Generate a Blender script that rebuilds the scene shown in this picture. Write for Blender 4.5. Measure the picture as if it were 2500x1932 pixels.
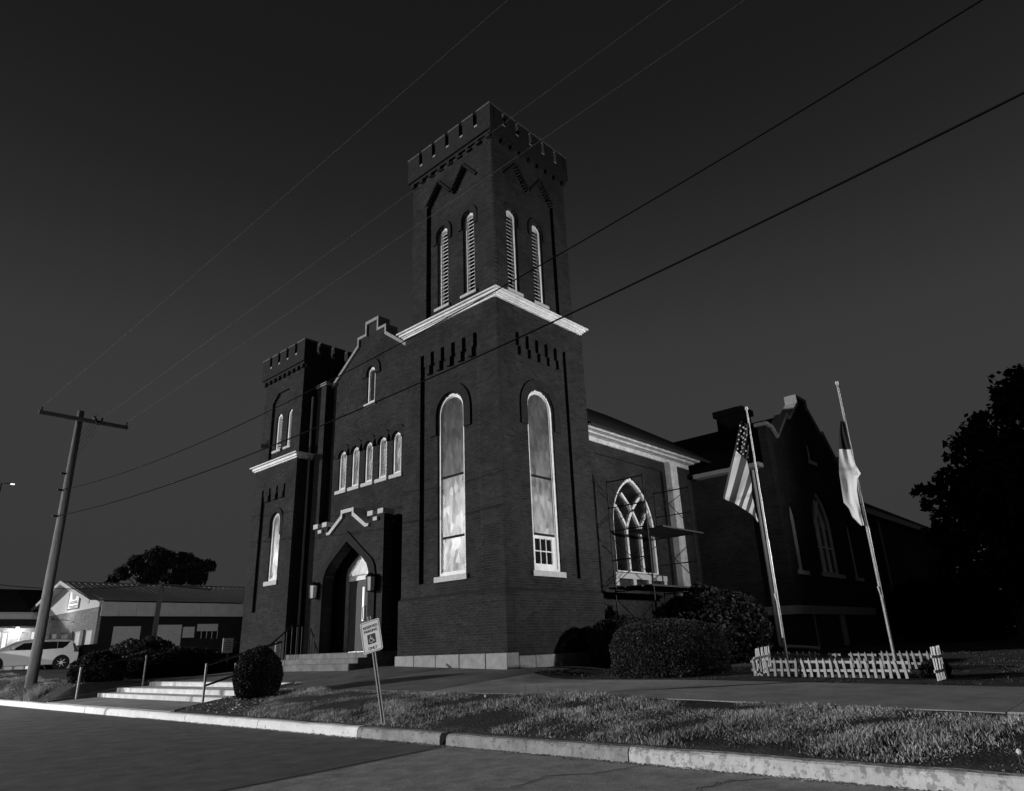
import bpy, math, random
import numpy as np
from mathutils import Vector, Matrix
random.seed(7); rng = np.random.default_rng(7)
for o in list(bpy.data.objects): bpy.data.objects.remove(o)
S = bpy.context.scene; COL = S.collection
R = math.radians

# ---------------------------------------------------------------- camera
RM = ((0.6819, -0.7305, -0.0371), (-0.2254, -0.2581, 0.9394), (0.6958, 0.6323, 0.3407))   # right, up, forward
CAM = Vector((-12.73, -12.04, 1.2)); FPX = 1691.5
cd = bpy.data.cameras.new('camera'); cam = bpy.data.objects.new('camera', cd); COL.objects.link(cam)
r_, u_, f_ = (Vector(v).normalized() for v in RM)
cam.matrix_world = Matrix(((r_.x, u_.x, -f_.x, CAM.x), (r_.y, u_.y, -f_.y, CAM.y), (r_.z, u_.z, -f_.z, CAM.z), (0, 0, 0, 1)))
cd.sensor_width = 36; cd.lens = FPX / 2500 * 36; cd.clip_end = 3000; cd.clip_start = 0.05
S.camera = cam
def ray(px, py):
    return r_ * ((px - 1250) / FPX) - u_ * ((py - 966) / FPX) + f_
def at(px, py, ax, v):                      # the point of a pixel's ray on the plane axis = v
    d = ray(px, py); return CAM + d * ((v - CAM[ax]) / d[ax])

# ---------------------------------------------------------------- sky, sun, exposure
SUN_EL, SUN_AZ = 9.5, 41.0
W = bpy.data.worlds.new('World'); S.world = W; W.use_nodes = True
nt = W.node_tree; bg = nt.nodes['Background']
sky = nt.nodes.new('ShaderNodeTexSky'); sky.sky_type = 'NISHITA'; sky.sun_disc = False
sky.sun_elevation = R(SUN_EL); sky.sun_rotation = R(-45); sky.air_density = 1.0; sky.dust_density = 0.6
bw = nt.nodes.new('ShaderNodeRGBToBW'); nt.links.new(sky.outputs[0], bw.inputs[0]);
# night sky: town glow that fades with height, the same all round, over a trace of the sky texture
tc = nt.nodes.new('ShaderNodeTexCoord'); sx = nt.nodes.new('ShaderNodeSeparateXYZ'); nt.links.new(tc.outputs['Generated'], sx.inputs[0])
rp_ = nt.nodes.new('ShaderNodeValToRGB'); nt.links.new(sx.outputs[2], rp_.inputs[0]); rp_.color_ramp.interpolation = 'B_SPLINE'
for i, (z, v) in enumerate(((0, .34), (.12, .38), (.25, .40), (.36, .40), (.46, .28), (.56, .17), (.66, .11), (.80, .085), (1, .07))):
    e = rp_.color_ramp.elements[i] if i < 2 else rp_.color_ramp.elements.new(z)
    e.position = z; e.color = (v, v, v, 1)
mulm = nt.nodes.new('ShaderNodeMath'); mulm.operation = 'MULTIPLY_ADD'; nt.links.new(bw.outputs[0], mulm.inputs[0]); mulm.inputs[1].default_value = .006; nt.links.new(rp_.outputs[0], mulm.inputs[2]); nt.links.new(mulm.outputs[0], bg.inputs[0])
bg.inputs[1].default_value = 0.1
sl = bpy.data.lights.new('sun', 'SUN'); sl.energy = 2.9; sl.angle = R(0.6)
so = bpy.data.objects.new('sun', sl); COL.objects.link(so)
ce = math.cos(R(SUN_EL))
so.rotation_euler = Vector((math.cos(R(SUN_AZ)) * ce, -math.sin(R(SUN_AZ)) * ce, -math.sin(R(SUN_EL)))).to_track_quat('-Z', 'Y').to_euler()
so.location = (-30, 30, 20)
S.view_settings.view_transform = 'Standard'; S.view_settings.look = 'None'
S.view_settings.exposure = 0; S.view_settings.gamma = 1
S.render.engine = 'CYCLES'

# ---------------------------------------------------------------- materials
def mat(name, v, rough=0.8, var=0.0, scale=4.0, bump=0.0, bscale=40.0, metal=0.0, tone=False, spec=0.3, wear=0.0, stretch=(1, 1, 1), speck=0.0):
    m = bpy.data.materials.new(name); m.use_nodes = True; n = m.node_tree.nodes; l = m.node_tree.links
    p = n['Principled BSDF']; p.inputs['Roughness'].default_value = rough; p.inputs['Metallic'].default_value = metal
    p.inputs['Specular IOR Level'].default_value = spec
    p.inputs['Base Color'].default_value = (v, v, v, 1)
    tc = n.new('ShaderNodeTexCoord'); mp = n.new('ShaderNodeMapping'); l.new(tc.outputs['Object'], mp.inputs[0]); mp.inputs['Scale'].default_value = stretch
    out = None
    def math_(op, a, b):
        q = n.new('ShaderNodeMath'); q.operation = op
        for i, s in enumerate((a, b)):
            if isinstance(s, (int, float)): q.inputs[i].default_value = s
            else: l.new(s, q.inputs[i])
        return q.outputs[0]
    if var:
        a = n.new('ShaderNodeTexNoise'); a.inputs['Scale'].default_value = scale; a.inputs['Detail'].default_value = 8; a.inputs['Roughness'].default_value = 0.65
        l.new(mp.outputs[0], a.inputs['Vector'])
        mr = n.new('ShaderNodeMapRange'); l.new(a.outputs[0], mr.inputs[0])
        mr.inputs[1].default_value = 0.3; mr.inputs[2].default_value = 0.7; mr.inputs[3].default_value = v * (1 - var); mr.inputs[4].default_value = v * (1 + var)
        out = mr.outputs[0]
    if tone:
        t = n.new('ShaderNodeAttribute'); t.attribute_name = 'tone'
        f = math_('MULTIPLY_ADD', t.outputs['Fac'], 0.75); f.node.inputs[2].default_value = 0.62
        out = math_('MULTIPLY', f, out if out else v)
    if wear:                                  # flaked patches showing a darker base
        w = n.new('ShaderNodeTexNoise'); w.inputs['Scale'].default_value = 11; w.inputs['Detail'].default_value = 12; w.inputs['Roughness'].default_value = 0.7
        l.new(mp.outputs[0], w.inputs['Vector'])
        wr = n.new('ShaderNodeMapRange'); l.new(w.outputs[0], wr.inputs[0]); wr.inputs[1].default_value = 0.62 - wear * .25; wr.inputs[2].default_value = 0.66 - wear * .25
        wr.inputs[3].default_value = 1; wr.inputs[4].default_value = 0.55
        out = math_('MULTIPLY', wr.outputs[0], out if out else v)
    if speck:                                 # fine grit
        w = n.new('ShaderNodeTexNoise'); w.inputs['Scale'].default_value = 130; w.inputs['Detail'].default_value = 3; l.new(mp.outputs[0], w.inputs['Vector'])
        wr = n.new('ShaderNodeMapRange'); l.new(w.outputs[0], wr.inputs[0]); wr.inputs[1].default_value = 0.35; wr.inputs[2].default_value = 0.7
        wr.inputs[3].default_value = 1 - speck; wr.inputs[4].default_value = 1 + speck * 1.5
        out = math_('MULTIPLY', wr.outputs[0], out if out else v)
    if out: l.new(out, p.inputs['Base Color'])
    if bump:
        b = n.new('ShaderNodeTexNoise'); b.inputs['Scale'].default_value = bscale; b.inputs['Detail'].default_value = 6
        l.new(mp.outputs[0], b.inputs['Vector'])
        bn = n.new('ShaderNodeBump'); bn.inputs['Strength'].default_value = bump; bn.inputs['Distance'].default_value = 0.02
        l.new(b.outputs[0], bn.inputs['Height']); l.new(bn.outputs[0], p.inputs['Normal'])
    return m
def emit(name, e, v=0.8):
    m = bpy.data.materials.new(name); m.use_nodes = True; p = m.node_tree.nodes['Principled BSDF']
    p.inputs['Base Color'].default_value = (v, v, v, 1); p.inputs['Emission Color'].default_value = (1, 1, 1, 1); p.inputs['Emission Strength'].default_value = e
    return m
def frosted(name, v, scale=3.0):
    m = bpy.data.materials.new(name); m.use_nodes = True; n = m.node_tree.nodes; l = m.node_tree.links
    out = n['Material Output']; n.remove(n['Principled BSDF'])
    t = n.new('ShaderNodeBsdfTranslucent'); g = n.new('ShaderNodeBsdfDiffuse'); mx = n.new('ShaderNodeMixShader'); mx.inputs[0].default_value = 0.2
    g.inputs[0].default_value = (0.12, 0.12, 0.12, 1)
    tc = n.new('ShaderNodeTexCoord'); a = n.new('ShaderNodeTexVoronoi'); a.inputs['Scale'].default_value = scale
    mp = n.new('ShaderNodeMapping'); mp.inputs['Scale'].default_value = (1.6, 1.6, .8)
    a2 = n.new('ShaderNodeTexNoise'); a2.inputs['Scale'].default_value = 2.2; a2.inputs['Detail'].default_value = 5
    l.new(tc.outputs['Object'], mp.inputs[0]); l.new(mp.outputs[0], a.inputs['Vector']); l.new(mp.outputs[0], a2.inputs['Vector'])
    mr = n.new('ShaderNodeMapRange'); l.new(a2.outputs[0], mr.inputs[0]); mr.inputs[1].default_value = 0.3; mr.inputs[2].default_value = 0.7
    mr.inputs[3].default_value = v * .8; mr.inputs[4].default_value = min(.95, v * 1.15)
    sc_ = n.new('ShaderNodeSeparateColor'); l.new(a.outputs['Color'], sc_.inputs[0])
    cm = n.new('ShaderNodeMath'); cm.operation = 'MULTIPLY_ADD'; l.new(sc_.outputs[0], cm.inputs[0]); cm.inputs[1].default_value = .38; cm.inputs[2].default_value = .70
    cx = n.new('ShaderNodeMath'); cx.operation = 'MULTIPLY'; l.new(cm.outputs[0], cx.inputs[0]); l.new(mr.outputs[0], cx.inputs[1])
    l.new(cx.outputs[0], t.inputs[0]); l.new(t.outputs[0], mx.inputs[1]); l.new(g.outputs[0], mx.inputs[2]); l.new(mx.outputs[0], out.inputs[0])
    return m
def leafmat(name, v, lo=.5, hi=1.7):
    m = bpy.data.materials.new(name); m.use_nodes = True; n = m.node_tree.nodes; l = m.node_tree.links
    p = n['Principled BSDF']; p.inputs['Roughness'].default_value = 0.6; p.inputs['Specular IOR Level'].default_value = 0.25
    t = n.new('ShaderNodeAttribute'); t.attribute_name = 'tone'
    mr = n.new('ShaderNodeMapRange'); l.new(t.outputs['Fac'], mr.inputs[0]); mr.inputs[3].default_value = v * lo; mr.inputs[4].default_value = v * hi
    l.new(mr.outputs[0], p.inputs['Base Color'])
    tr = n.new('ShaderNodeBsdfTranslucent'); l.new(mr.outputs[0], tr.inputs[0]); mx = n.new('ShaderNodeMixShader'); mx.inputs[0].default_value = 0.25
    l.new(p.outputs[0], mx.inputs[1]); l.new(tr.outputs[0], mx.inputs[2]); l.new(mx.outputs[0], n['Material Output'].inputs[0])
    return m
M = dict(
 brick=mat('brick', .027, .9, .5, .8, .5, 60, tone=True, spec=.15), mortar=mat('mortar', .050, .95, .3, 6, .4, 60, spec=.1),
 brickplain=mat('brick_dressing', .021, .9, .3, 6, .5, 50, spec=.15),
 stone=mat('foundation_stone', .28, .85, .22, 5, .4, 25), greytrim=mat('grey_trim', .52, .7, .3, 4, .2, 30), trim=mat('white_trim', .78, .6, .2, 3, .1, 30),  # nave cornice and pilaster use a greyer trim than the rest
 sill=mat('sill_stone', .5, .75, .2, 12, .3, 50), coping=mat('coping_stone', .27, .8, .25, 6, .3, 40),
 capping=mat('merlon_capping', .085, .85, .3, 6, .3, 40),
 sidewalkc=mat('sidewalk_concrete', .30, .9, .35, 1.3, .3, 120, speck=.2), concrete=mat('concrete', .13, .9, .35, 1.3, .3, 120, speck=.2), stepc=mat('step_concrete', .64, .85, .25, 3.5, .3, 30), oldstep=mat('porch_step_concrete', .17, .9, .4, 3, .3, 30),  # sidewalk copy made lighter than the plaza, carrying lamp light in its colour
 asphalt=mat('asphalt', .16, .9, .35, 2.6, .35, 260, spec=.2, speck=.4), patch=mat('asphalt_patch', .36, .9, .35, 3.2, .35, 220, spec=.2, speck=.45), seam=mat('seam', .04, .9),  # patch tone also raised to carry lamp light on that side of the road
 kerbpaint=mat('painted_kerb', .86, .7, .12, 6, .25, 30, wear=.12), kerbflake=mat('flaking_kerb_paint', .55, .7, .15, 5, .5, 14, wear=.42), kerbbare=mat('bare_kerb', .30, .85, .35, 4, .5, 20, wear=.25),
 soil=mat('soil', .035, .95, .5, 5, .8, 25), mulch=mat('mulch', .03, .95, .5, 14, .9, 40),
 roof=mat('roof_shingle', .02, .9, .3, 8), metalroof=mat('metal_roof', .32, .55, .15, 3, 0, 1, .3), iron=mat('black_iron', .012, .5, 0, 1, 0, 1, .4),
 galv=mat('galvanised_steel', .34, .5, .3, 20, .1, 60, .4), wood=mat('pole_wood', .20, .85, .45, 5, .6, 14, stretch=(6, 6, .4)), armwood=mat('arm_wood', .05, .9, .3, 5),
 darkwood=mat('door_wood', .03, .6, .3, 6), glassdark=mat('dark_glass', .01, .08, 0, 1, 0, 1, spec=.5), black=mat('void_black', .005, .95),
 inside=mat('plaster', .7, .9), frost=frosted('frosted_glass', .75, 5.0), frost2=frosted('stained_glass', .5, 6),
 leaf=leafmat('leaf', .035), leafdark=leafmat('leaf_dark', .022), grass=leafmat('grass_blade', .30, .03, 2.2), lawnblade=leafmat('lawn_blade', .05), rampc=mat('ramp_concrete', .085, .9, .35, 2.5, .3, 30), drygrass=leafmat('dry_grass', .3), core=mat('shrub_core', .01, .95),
 picketbright=mat('bright_picket', .62, .7, .15, 10, .2, 40), picket=mat('weathered_picket', .26, .8, .35, 10, .3, 40), picketnew=mat('white_picket', .40, .7, .3, 10, .2, 40),
 signwhite=mat('sign_white', .9, .45, .08, 20), signink=mat('sign_ink', .035, .6), flagwhite=mat('flag_white', .62, .85), flagred=mat('flag_red', .07, .85), flagblue=mat('flag_blue', .015, .85),
 carpaint=mat('car_paint', .55, .3, 0, 1, spec=.5), tyre=mat('tyre', .012, .8), rim=mat('wheel_rim', .4, .35, 0, 1, 0, 1, .7), darkcar=mat('dark_car_paint', .12, .3, spec=.5),
 siding=mat('white_siding', .45, .6, .1, 6), sidingdim=mat('metal_fascia', .30, .6, .12, 2, .0), shopbrick=mat('shop_brick', .17, .9, .3, 3, tone=True), shopmortar=mat('shop_mortar', .22), shopdark=mat('dark_block_wall', .006, .9),
 panel=mat('board_panel', .33, .8, .12, 9, .2, 40), plank=mat('scaffold_plank', .05, .9, .3, 10), wire=mat('wire_rubber', .006, .9, spec=.05), wirelit=mat('wire_aluminium', .12, .5),
 bulb=emit('bulb', 8), lens=emit('unseen_lamp_lens', 12), lanternglass=mat('lantern_glass', .85, .4, .1, 20), shoplit=emit('lit_shopfront', .75, .4), shopdim=emit('lit_shop_interior', .2, .2), gas=emit('distant_lamp_glow', 1.5), litpane=emit('lit_door_pane', 1.1, .3))
def tonemesh(me, tones):
    a = me.attributes.new('tone', 'FLOAT', 'FACE'); a.data.foreach_set('value', np.asarray(tones, dtype=np.float32))

# ---------------------------------------------------------------- mesh helpers
class MB:
    def __init__(s): s.v = []; s.f = []
    def box(s, a, b):
        n = len(s.v); (x0, y0, z0), (x1, y1, z1) = a, b
        s.v += [(x0, y0, z0), (x1, y0, z0), (x1, y1, z0), (x0, y1, z0), (x0, y0, z1), (x1, y0, z1), (x1, y1, z1), (x0, y1, z1)]
        s.f += [tuple(n + i for i in q) for q in ((3, 2, 1, 0), (4, 5, 6, 7), (0, 1, 5, 4), (1, 2, 6, 5), (2, 3, 7, 6), (3, 0, 4, 7))]; return s
    def hexa(s, p):                         # 8 points, bottom ring then top ring
        n = len(s.v); s.v += [tuple(q) for q in p]
        s.f += [tuple(n + i for i in q) for q in ((3, 2, 1, 0), (4, 5, 6, 7), (0, 1, 5, 4), (1, 2, 6, 5), (2, 3, 7, 6), (3, 0, 4, 7))]; return s
    def bar(s, a, b, w, h=None, up=(0, 0, 1)):
        a, b = Vector(a), Vector(b); h = h or w; d = (b - a).normalized(); upv = Vector(up)
        if abs(d.dot(upv)) > .95: upv = Vector((1, 0, 0))
        x = d.cross(upv).normalized() * (w / 2); y = x.cross(d).normalized() * (h / 2)
        return s.hexa([a - x - y, a + x - y, a + x + y, a - x + y, b - x - y, b + x - y, b + x + y, b - x + y])
    def tube(s, pts, rad, n=8, cap=True):
        pts = [Vector(p) for p in pts]; rs = rad if isinstance(rad, (list, tuple)) else [rad] * len(pts); base = len(s.v); prev = None
        for i, p in enumerate(pts):
            d = (pts[min(i + 1, len(pts) - 1)] - pts[max(i - 1, 0)]).normalized()
            x = prev if prev else (Vector((0, 0, 1)) if abs(d.z) < .9 else Vector((1, 0, 0))).cross(d)
            x = (x - d * x.dot(d)).normalized(); prev = x; y = d.cross(x)
            for k in range(n):
                a = 2 * math.pi * k / n; s.v.append(tuple(p + (x * math.cos(a) + y * math.sin(a)) * rs[i]))
        for i in range(len(pts) - 1):
            for k in range(n):
                s.f.append((base + i * n + k, base + i * n + (k + 1) % n, base + (i + 1) * n + (k + 1) % n, base + (i + 1) * n + k))
        if cap: s.f.append(tuple(base + k for k in range(n - 1, -1, -1))); s.f.append(tuple(base + (len(pts) - 1) * n + k for k in range(n)))
        return s
    def prism(s, poly, to3, d0, d1):        # poly in (u,z), extruded from depth d0 to d1
        n = len(s.v); k = len(poly); s.v += [tuple(to3(u, z, d0)) for u, z in poly] + [tuple(to3(u, z, d1)) for u, z in poly]
        s.f.append(tuple(range(n, n + k))); s.f.append(tuple(range(n + 2 * k - 1, n + k - 1, -1)))
        for i in range(k): j = (i + 1) % k; s.f.append((n + i, n + k + i, n + k + j, n + j))
        return s
    def ring(s, inner, outer, to3, d0, d1, closed=True):
        n = len(s.v); k = len(inner)
        for pl, d in ((inner, d0), (outer, d0), (inner, d1), (outer, d1)): s.v += [tuple(to3(u, z, d)) for u, z in pl]
        for i in range(k if closed else k - 1):
            j = (i + 1) % k; I, O, J, Q = n, n + k, n + 2 * k, n + 3 * k
            s.f += [(I + i, I + j, O + j, O + i), (J + i, Q + i, Q + j, J + j), (I + i, J + i, J + j, I + j), (O + i, O + j, Q + j, Q + i)]
        if not closed:
            for i in (0, k - 1): s.f.append((n + i, n + k + i, n + 3 * k + i, n + 2 * k + i))
        return s
    def grid(s, P):                         # P[i][j] points
        n = len(s.v); a, b = len(P), len(P[0])
        for row in P: s.v += [tuple(p) for p in row]
        for i in range(a - 1):
            for j in range(b - 1): s.f.append((n + i * b + j, n + i * b + j + 1, n + (i + 1) * b + j + 1, n + (i + 1) * b + j))
        return s
    def build(s, name, m, parent=None, smooth=False, bevel=0):
        off = Vector(parent['org']) if parent and 'org' in parent else Vector((0, 0, 0))
        me = bpy.data.meshes.new(name); me.from_pydata([tuple(Vector(p) - off) for p in s.v], [], s.f); me.materials.append(M[m] if isinstance(m, str) else m)
        if smooth: me.polygons.foreach_set('use_smooth', [True] * len(me.polygons))
        me.update()
        o = bpy.data.objects.new(name, me); COL.objects.link(o)
        if parent: o.parent = parent; o['org'] = tuple(off) 
        else: o['org'] = (0, 0, 0)
        if bevel:
            b = o.modifiers.new('bevel', 'BEVEL'); b.width = bevel; b.segments = 1
        return o
def empty(name, loc, label=None, cat=None, group=None):
    o = bpy.data.objects.new(name, None); COL.objects.link(o); o.location = loc; o['org'] = tuple(loc); o.empty_display_size = .2
    if label: tag(o, label, cat, group)
    return o
def tag(o, label, cat, group=None):
    o['label'] = label; o['category'] = cat
    if group: o['group'] = group
    return o
def struct(o): o['kind'] = 'structure'; return o
def stuff(o, label=None, cat=None):
    o['kind'] = 'stuff'
    if label: tag(o, label, cat)
    return o
FX = lambda x0: (lambda u, z, d: (x0 + d, u, z))     # wall facing the street (-x); u = y
FY = lambda y0: (lambda u, z, d: (u, y0 + d, z))     # wall facing -y; u = x
def rect(u0, u1, z0, z1): return [(u0, z0), (u0, z1), (u1, z1), (u1, z0)]
def arch(c, w, z0, zt, n=12):               # round-headed outline
    r = w / 2; zs = zt - r
    return [(c - r, z0)] + [(c - r * math.cos(math.pi * i / n), zs + r * math.sin(math.pi * i / n)) for i in range(n + 1)] + [(c + r, z0)]
def lancet(c, w, z0, zs, zt, n=8):          # pointed outline
    a = w / 2; h = zt - zs; Rr = (h * h + a * a) / (2 * a); th = math.atan2(h, Rr - a) if Rr > a else math.pi / 2
    L = [(c - a + Rr - Rr * math.cos(th * i / n), zs + Rr * math.sin(th * i / n)) for i in range(n + 1)]
    L[-1] = (c, zt)
    return [(c - a, z0)] + L + [(2 * c - u, z) for u, z in reversed(L[:-1])] + [(c + a, z0)]
def clipz(poly, z0, z1):
    def half(p, zc, keep):
        out = []
        for i in range(len(p)):
            a, b = p[i], p[(i + 1) % len(p)]; ia, ib = keep(a[1], zc), keep(b[1], zc)
            if ia: out.append(a)
            if ia != ib: t = (zc - a[1]) / (b[1] - a[1]); out.append((a[0] + t * (b[0] - a[0]), zc))
        return out
    return half(half(poly, z0, lambda z, c: z >= c), z1, lambda z, c: z <= c)
def spans(polys, z):
    xs = []
    for p in polys:
        for i in range(len(p)):
            (u0, z0), (u1, z1) = p[i], p[(i + 1) % len(p)]
            if (z0 <= z) != (z1 <= z): xs.append(u0 + (z - z0) / (z1 - z0) * (u1 - u0))
    xs.sort(); return [(xs[i], xs[i + 1]) for i in range(0, len(xs) - 1, 2) if xs[i + 1] - xs[i] > .02]
CH = 0.0677; SINGLES = []
def brickwall(name, to3, polys, thick, parent, single=None, z_off=0.0):
    zs = [z for p in polys for _, z in p]; z0, z1 = min(zs), max(zs); rows = max(1, round((z1 - z0) / CH)); ch = (z1 - z0) / rows
    V = []; Fc = []; T = []; mb = MB()
    for r in range(rows):
        za, zb = z0 + r * ch, z0 + (r + 1) * ch; sp = spans(polys, (za + zb) / 2)
        header = r % 6 == 5; L = .106 if header else .212; ph = (0, .106)[r % 2] + .03
        for a, b in sp:
            mb.hexa([to3(*q) for q in ((a + .006, za, .0035), (b - .006, za, .0035), (b - .006, za, thick), (a + .006, za, thick), (a + .006, zb, .0035), (b - .006, zb, .0035), (b - .006, zb, thick), (a + .006, zb, thick))])
            k = math.floor((a - ph) / L); u = k * L + ph
            while u < b:
                c0, c1 = max(a, u), min(b, u + L); u += L
                if c1 - c0 < .03: continue
                c0 += 0 if abs(c0 - a) < 1e-6 else .005; c1 -= 0 if abs(c1 - b) < 1e-6 else .005
                t = min(1, max(0, random.gauss(.42, .2))); pr = random.uniform(-.0016, .0012)
                if single and not header and abs(c1 - c0 - (.202)) < .002 and len(SINGLES) < 300 and single(c0, za):
                    SINGLES.append((to3((c0 + c1) / 2, za + .005, pr), to3(1, 0, 0)[0] - to3(0, 0, 0)[0] > .5, t, ch, parent)); continue
                n = len(V)
                for d in (pr, thick - .004):
                    for uu, zz in ((c0, za + .005), (c1, za + .005), (c1, zb - .006), (c0, zb - .006)): V.append(to3(uu, zz, d))
                Fc += [(n, n + 1, n + 2, n + 3), (n, n + 4, n + 5, n + 1), (n + 1, n + 5, n + 6, n + 2), (n + 2, n + 6, n + 7, n + 3), (n + 3, n + 7, n + 4, n)]; T += [t] * 5
    w = mb.build(name, 'mortar', parent)
    q = MB(); q.v = V; q.f = Fc; o = q.build('brickwork', 'brick', w); tonemesh(o.data, T); o['kind'] = 'stuff'
    return w
def flush_singles():
    SINGLES.sort(key=lambda s: 0); cache = {}
    for pos, alongx, t, ch, par in SINGLES:
        key = (alongx, int(t * 6), par.name)
        if key not in cache:
            mb = MB(); mb.box((-.101, 0, 0), (.101, .09, ch - .011)) if alongx else mb.box((0, -.101, 0), (.09, .101, ch - .011))
            me = bpy.data.meshes.new('brick'); me.from_pydata(mb.v, [], mb.f); me.materials.append(M['brick']); tonemesh(me, [(int(t * 6) + .5) / 6] * 6); cache[key] = me
        o = bpy.data.objects.new('brick', cache[key]); COL.objects.link(o); w = BASEWALLS[par]; o.parent = w; o.location = Vector(pos) - Vector(par['org'])
BASEWALLS = {}

# ---------------------------------------------------------------- terrain
def lin(a, b, t): return np.clip((t - a) / (b - a), 0, 1)
def sm(a, b, t): t = lin(a, b, t); return t * t * (3 - 2 * t)
def H(x, y):
    x = np.asarray(x, float); y = np.asarray(y, float)
    zs = .36 + .09 * lin(-10.5, -5, y)
    T = .70 + .11 * lin(0, 4, y) - .08 * lin(9, 13, y)
    bank = .15 + (zs - .15) * lin(-5.8, -3.8, x) ** .75
    lawn = zs + .05 * lin(-3.5, -.4, x) + .25 * lin(-.4, 11, x)
    plaza = zs + (T - zs) * lin(-3.5, -.2, x)
    w = sm(-2.2, -.6, y); up = lawn * (1 - w) + plaza * w
    right = np.where(x < -3.5, bank, up)
    stepz = .15 + .05 * lin(-5.8, -4.5, x) + .30 * lin(-4.3, -2.8, x)
    stepz = np.where(x > -2.8, .55 + (T - .55) * lin(-2.8, -.2, x), stepz)
    ws = sm(4.42, 4.58, y) * (1 - sm(13.42, 13.58, y))
    left = .15 + .48 * sm(-5.8, -4.8, x) + .36 * sm(18, 34, y) * sm(-5.8, -3, x)
    wl = sm(13.42, 13.58, y)
    z = right * (1 - wl) + left * wl
    z = z * (1 - ws) + stepz * ws
    return np.where(x < -5.79, 0.0, z)
def hz(x, y): return float(H(x, y))
def conc(x, y):      # where paving covers the soil
    c = (x > -3.3) & (x < -.42) & (y < 14.4) & (y > -40); c |= (x > -3.3) & (y > -1.1) & (y < 14.4) & (x < 1.2); c |= (x > -5.8) & (x <= -3.3) & (y > 4.5) & (y < 13.5)
    return c
xs = np.concatenate([[-900, -300, -100, -40, -15, -8], np.arange(-5.95, 6, .2), np.arange(6, 20, 1.5), [25, 35, 50, 80, 150, 400, 900]])
ys = np.concatenate([[-900, -300, -100, -60, -40, -25], np.arange(-15, 16, .2), np.arange(16, 60, 2), [80, 150, 400, 900]])
X, Y = np.meshgrid(xs, ys, indexing='ij'); Z = H(X, Y); Z = np.where(conc(X, Y), Z - .05, Z - .004); Z = np.where(X < -5.75, -.03, Z)
Z += np.where(X > -5.6, (np.sin(X * 3.1 + Y * 1.7) * np.sin(Y * 2.3 - X)) * .008, 0)
g = MB(); g.grid([[(X[i, j], Y[i, j], Z[i, j]) for j in range(len(ys))] for i in range(len(xs))]); struct(g.build('ground', 'soil', None, True))
def sheet(name, x0, x1, y0, y1, m, dz=0.0, nx=10, ny=20, skirt=.12, f=H):
    xa = np.linspace(x0, x1, nx + 1); ya = np.linspace(y0, y1, ny + 1); P = [[(a, b, float(f(a, b)) + dz) for b in ya] for a in xa]
    mb = MB(); mb.grid(P)
    edge = [P[0], P[-1], [r[0] for r in P], [r[-1] for r in P]]
    for e in edge: mb.grid([e, [(p[0], p[1], p[2] - skirt) for p in e]])
    return struct(mb.build(name, m))
st = MB(); st.grid([[(-60, -250, 0), (-60, 250, 0)], [(-5.94, -250, 0), (-5.94, 250, 0)]]); struct(st.build('street', 'asphalt'))
pa, pb, pc = at(1050, 1832, 2, 0), at(550, 1932, 2, 0), at(1010, 1838, 2, 0)
d_ = (pb - pa); q_ = pa + d_ * 3
pt = MB(); pt.v = [(-5.95, pa.y, .004), (q_.x, q_.y, .004), (q_.x, -60, .004), (-5.95, -60, .004)]; pt.f = [(0, 1, 2, 3)]; struct(pt.build('road_patch', 'patch'))
sd_ = (q_ - pa).normalized(); sn = Vector((-sd_.y, sd_.x, 0)) * .03
se = MB(); se.v = [tuple(Vector((p.x, p.y, .008)) + k) for p, k in ((pa, sn), (q_, sn), (q_, -sn), (pa, -sn))]; se.f = [(0, 1, 2, 3)]; struct(se.build('road_seam', 'seam'))
sidewalk = sheet('sidewalk', -3.48, -.42, -10.38, -1.15, 'sidewalkc', .006, 10, 30)
sheet('sidewalk', -3.48, -.42, -40, -10.40, 'sidewalkc', .012, 10, 40)
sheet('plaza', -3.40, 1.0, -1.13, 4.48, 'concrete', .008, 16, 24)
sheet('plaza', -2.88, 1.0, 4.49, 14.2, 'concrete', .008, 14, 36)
sheet('walkway_apron', -5.78, -4.42, 4.6, 13.4, 'sidewalkc', .012, 6, 20)
# kerb of separate lengths, paint on some
kerb = struct(empty('kerb', (-5.86, 0, 0)))
ye = [-60, -40, -30, -22, -16, -11.5, -7.33, -4.46]
def kstone(y0, y1, m):
    mb = MB(); n = max(1, int(abs(y1 - y0) / .35)); L = []
    for i in range(n + 1):
        y = y0 + (y1 - y0) * i / n; j = random.uniform(-.006, .006); t = random.uniform(-.006, .006)
        L.append([(-5.95 + j, y, -.02), (-5.945 + j, y, .10), (-5.925 + j, y, .135 + t), (-5.90, y, .15 + t), (-5.78, y, .152 + t), (-5.775, y, -.02)])
    mb.grid(L); mb.f.append(tuple(range(6))); k = len(mb.v); mb.f.append(tuple(range(k - 6, k)))
    return mb.build('kerb_stone', m, kerb)
for a, b in zip(ye[:-1], ye[1:]): kstone(a + .006, b - .006, 'kerbflake' if b <= -7 else 'kerbbare')
kstone(-4.33, -2.475, 'kerbbare')
yk = -2.465
while yk < 70: kstone(yk, yk + 2.98, 'kerbpaint'); yk += 3.0
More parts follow.
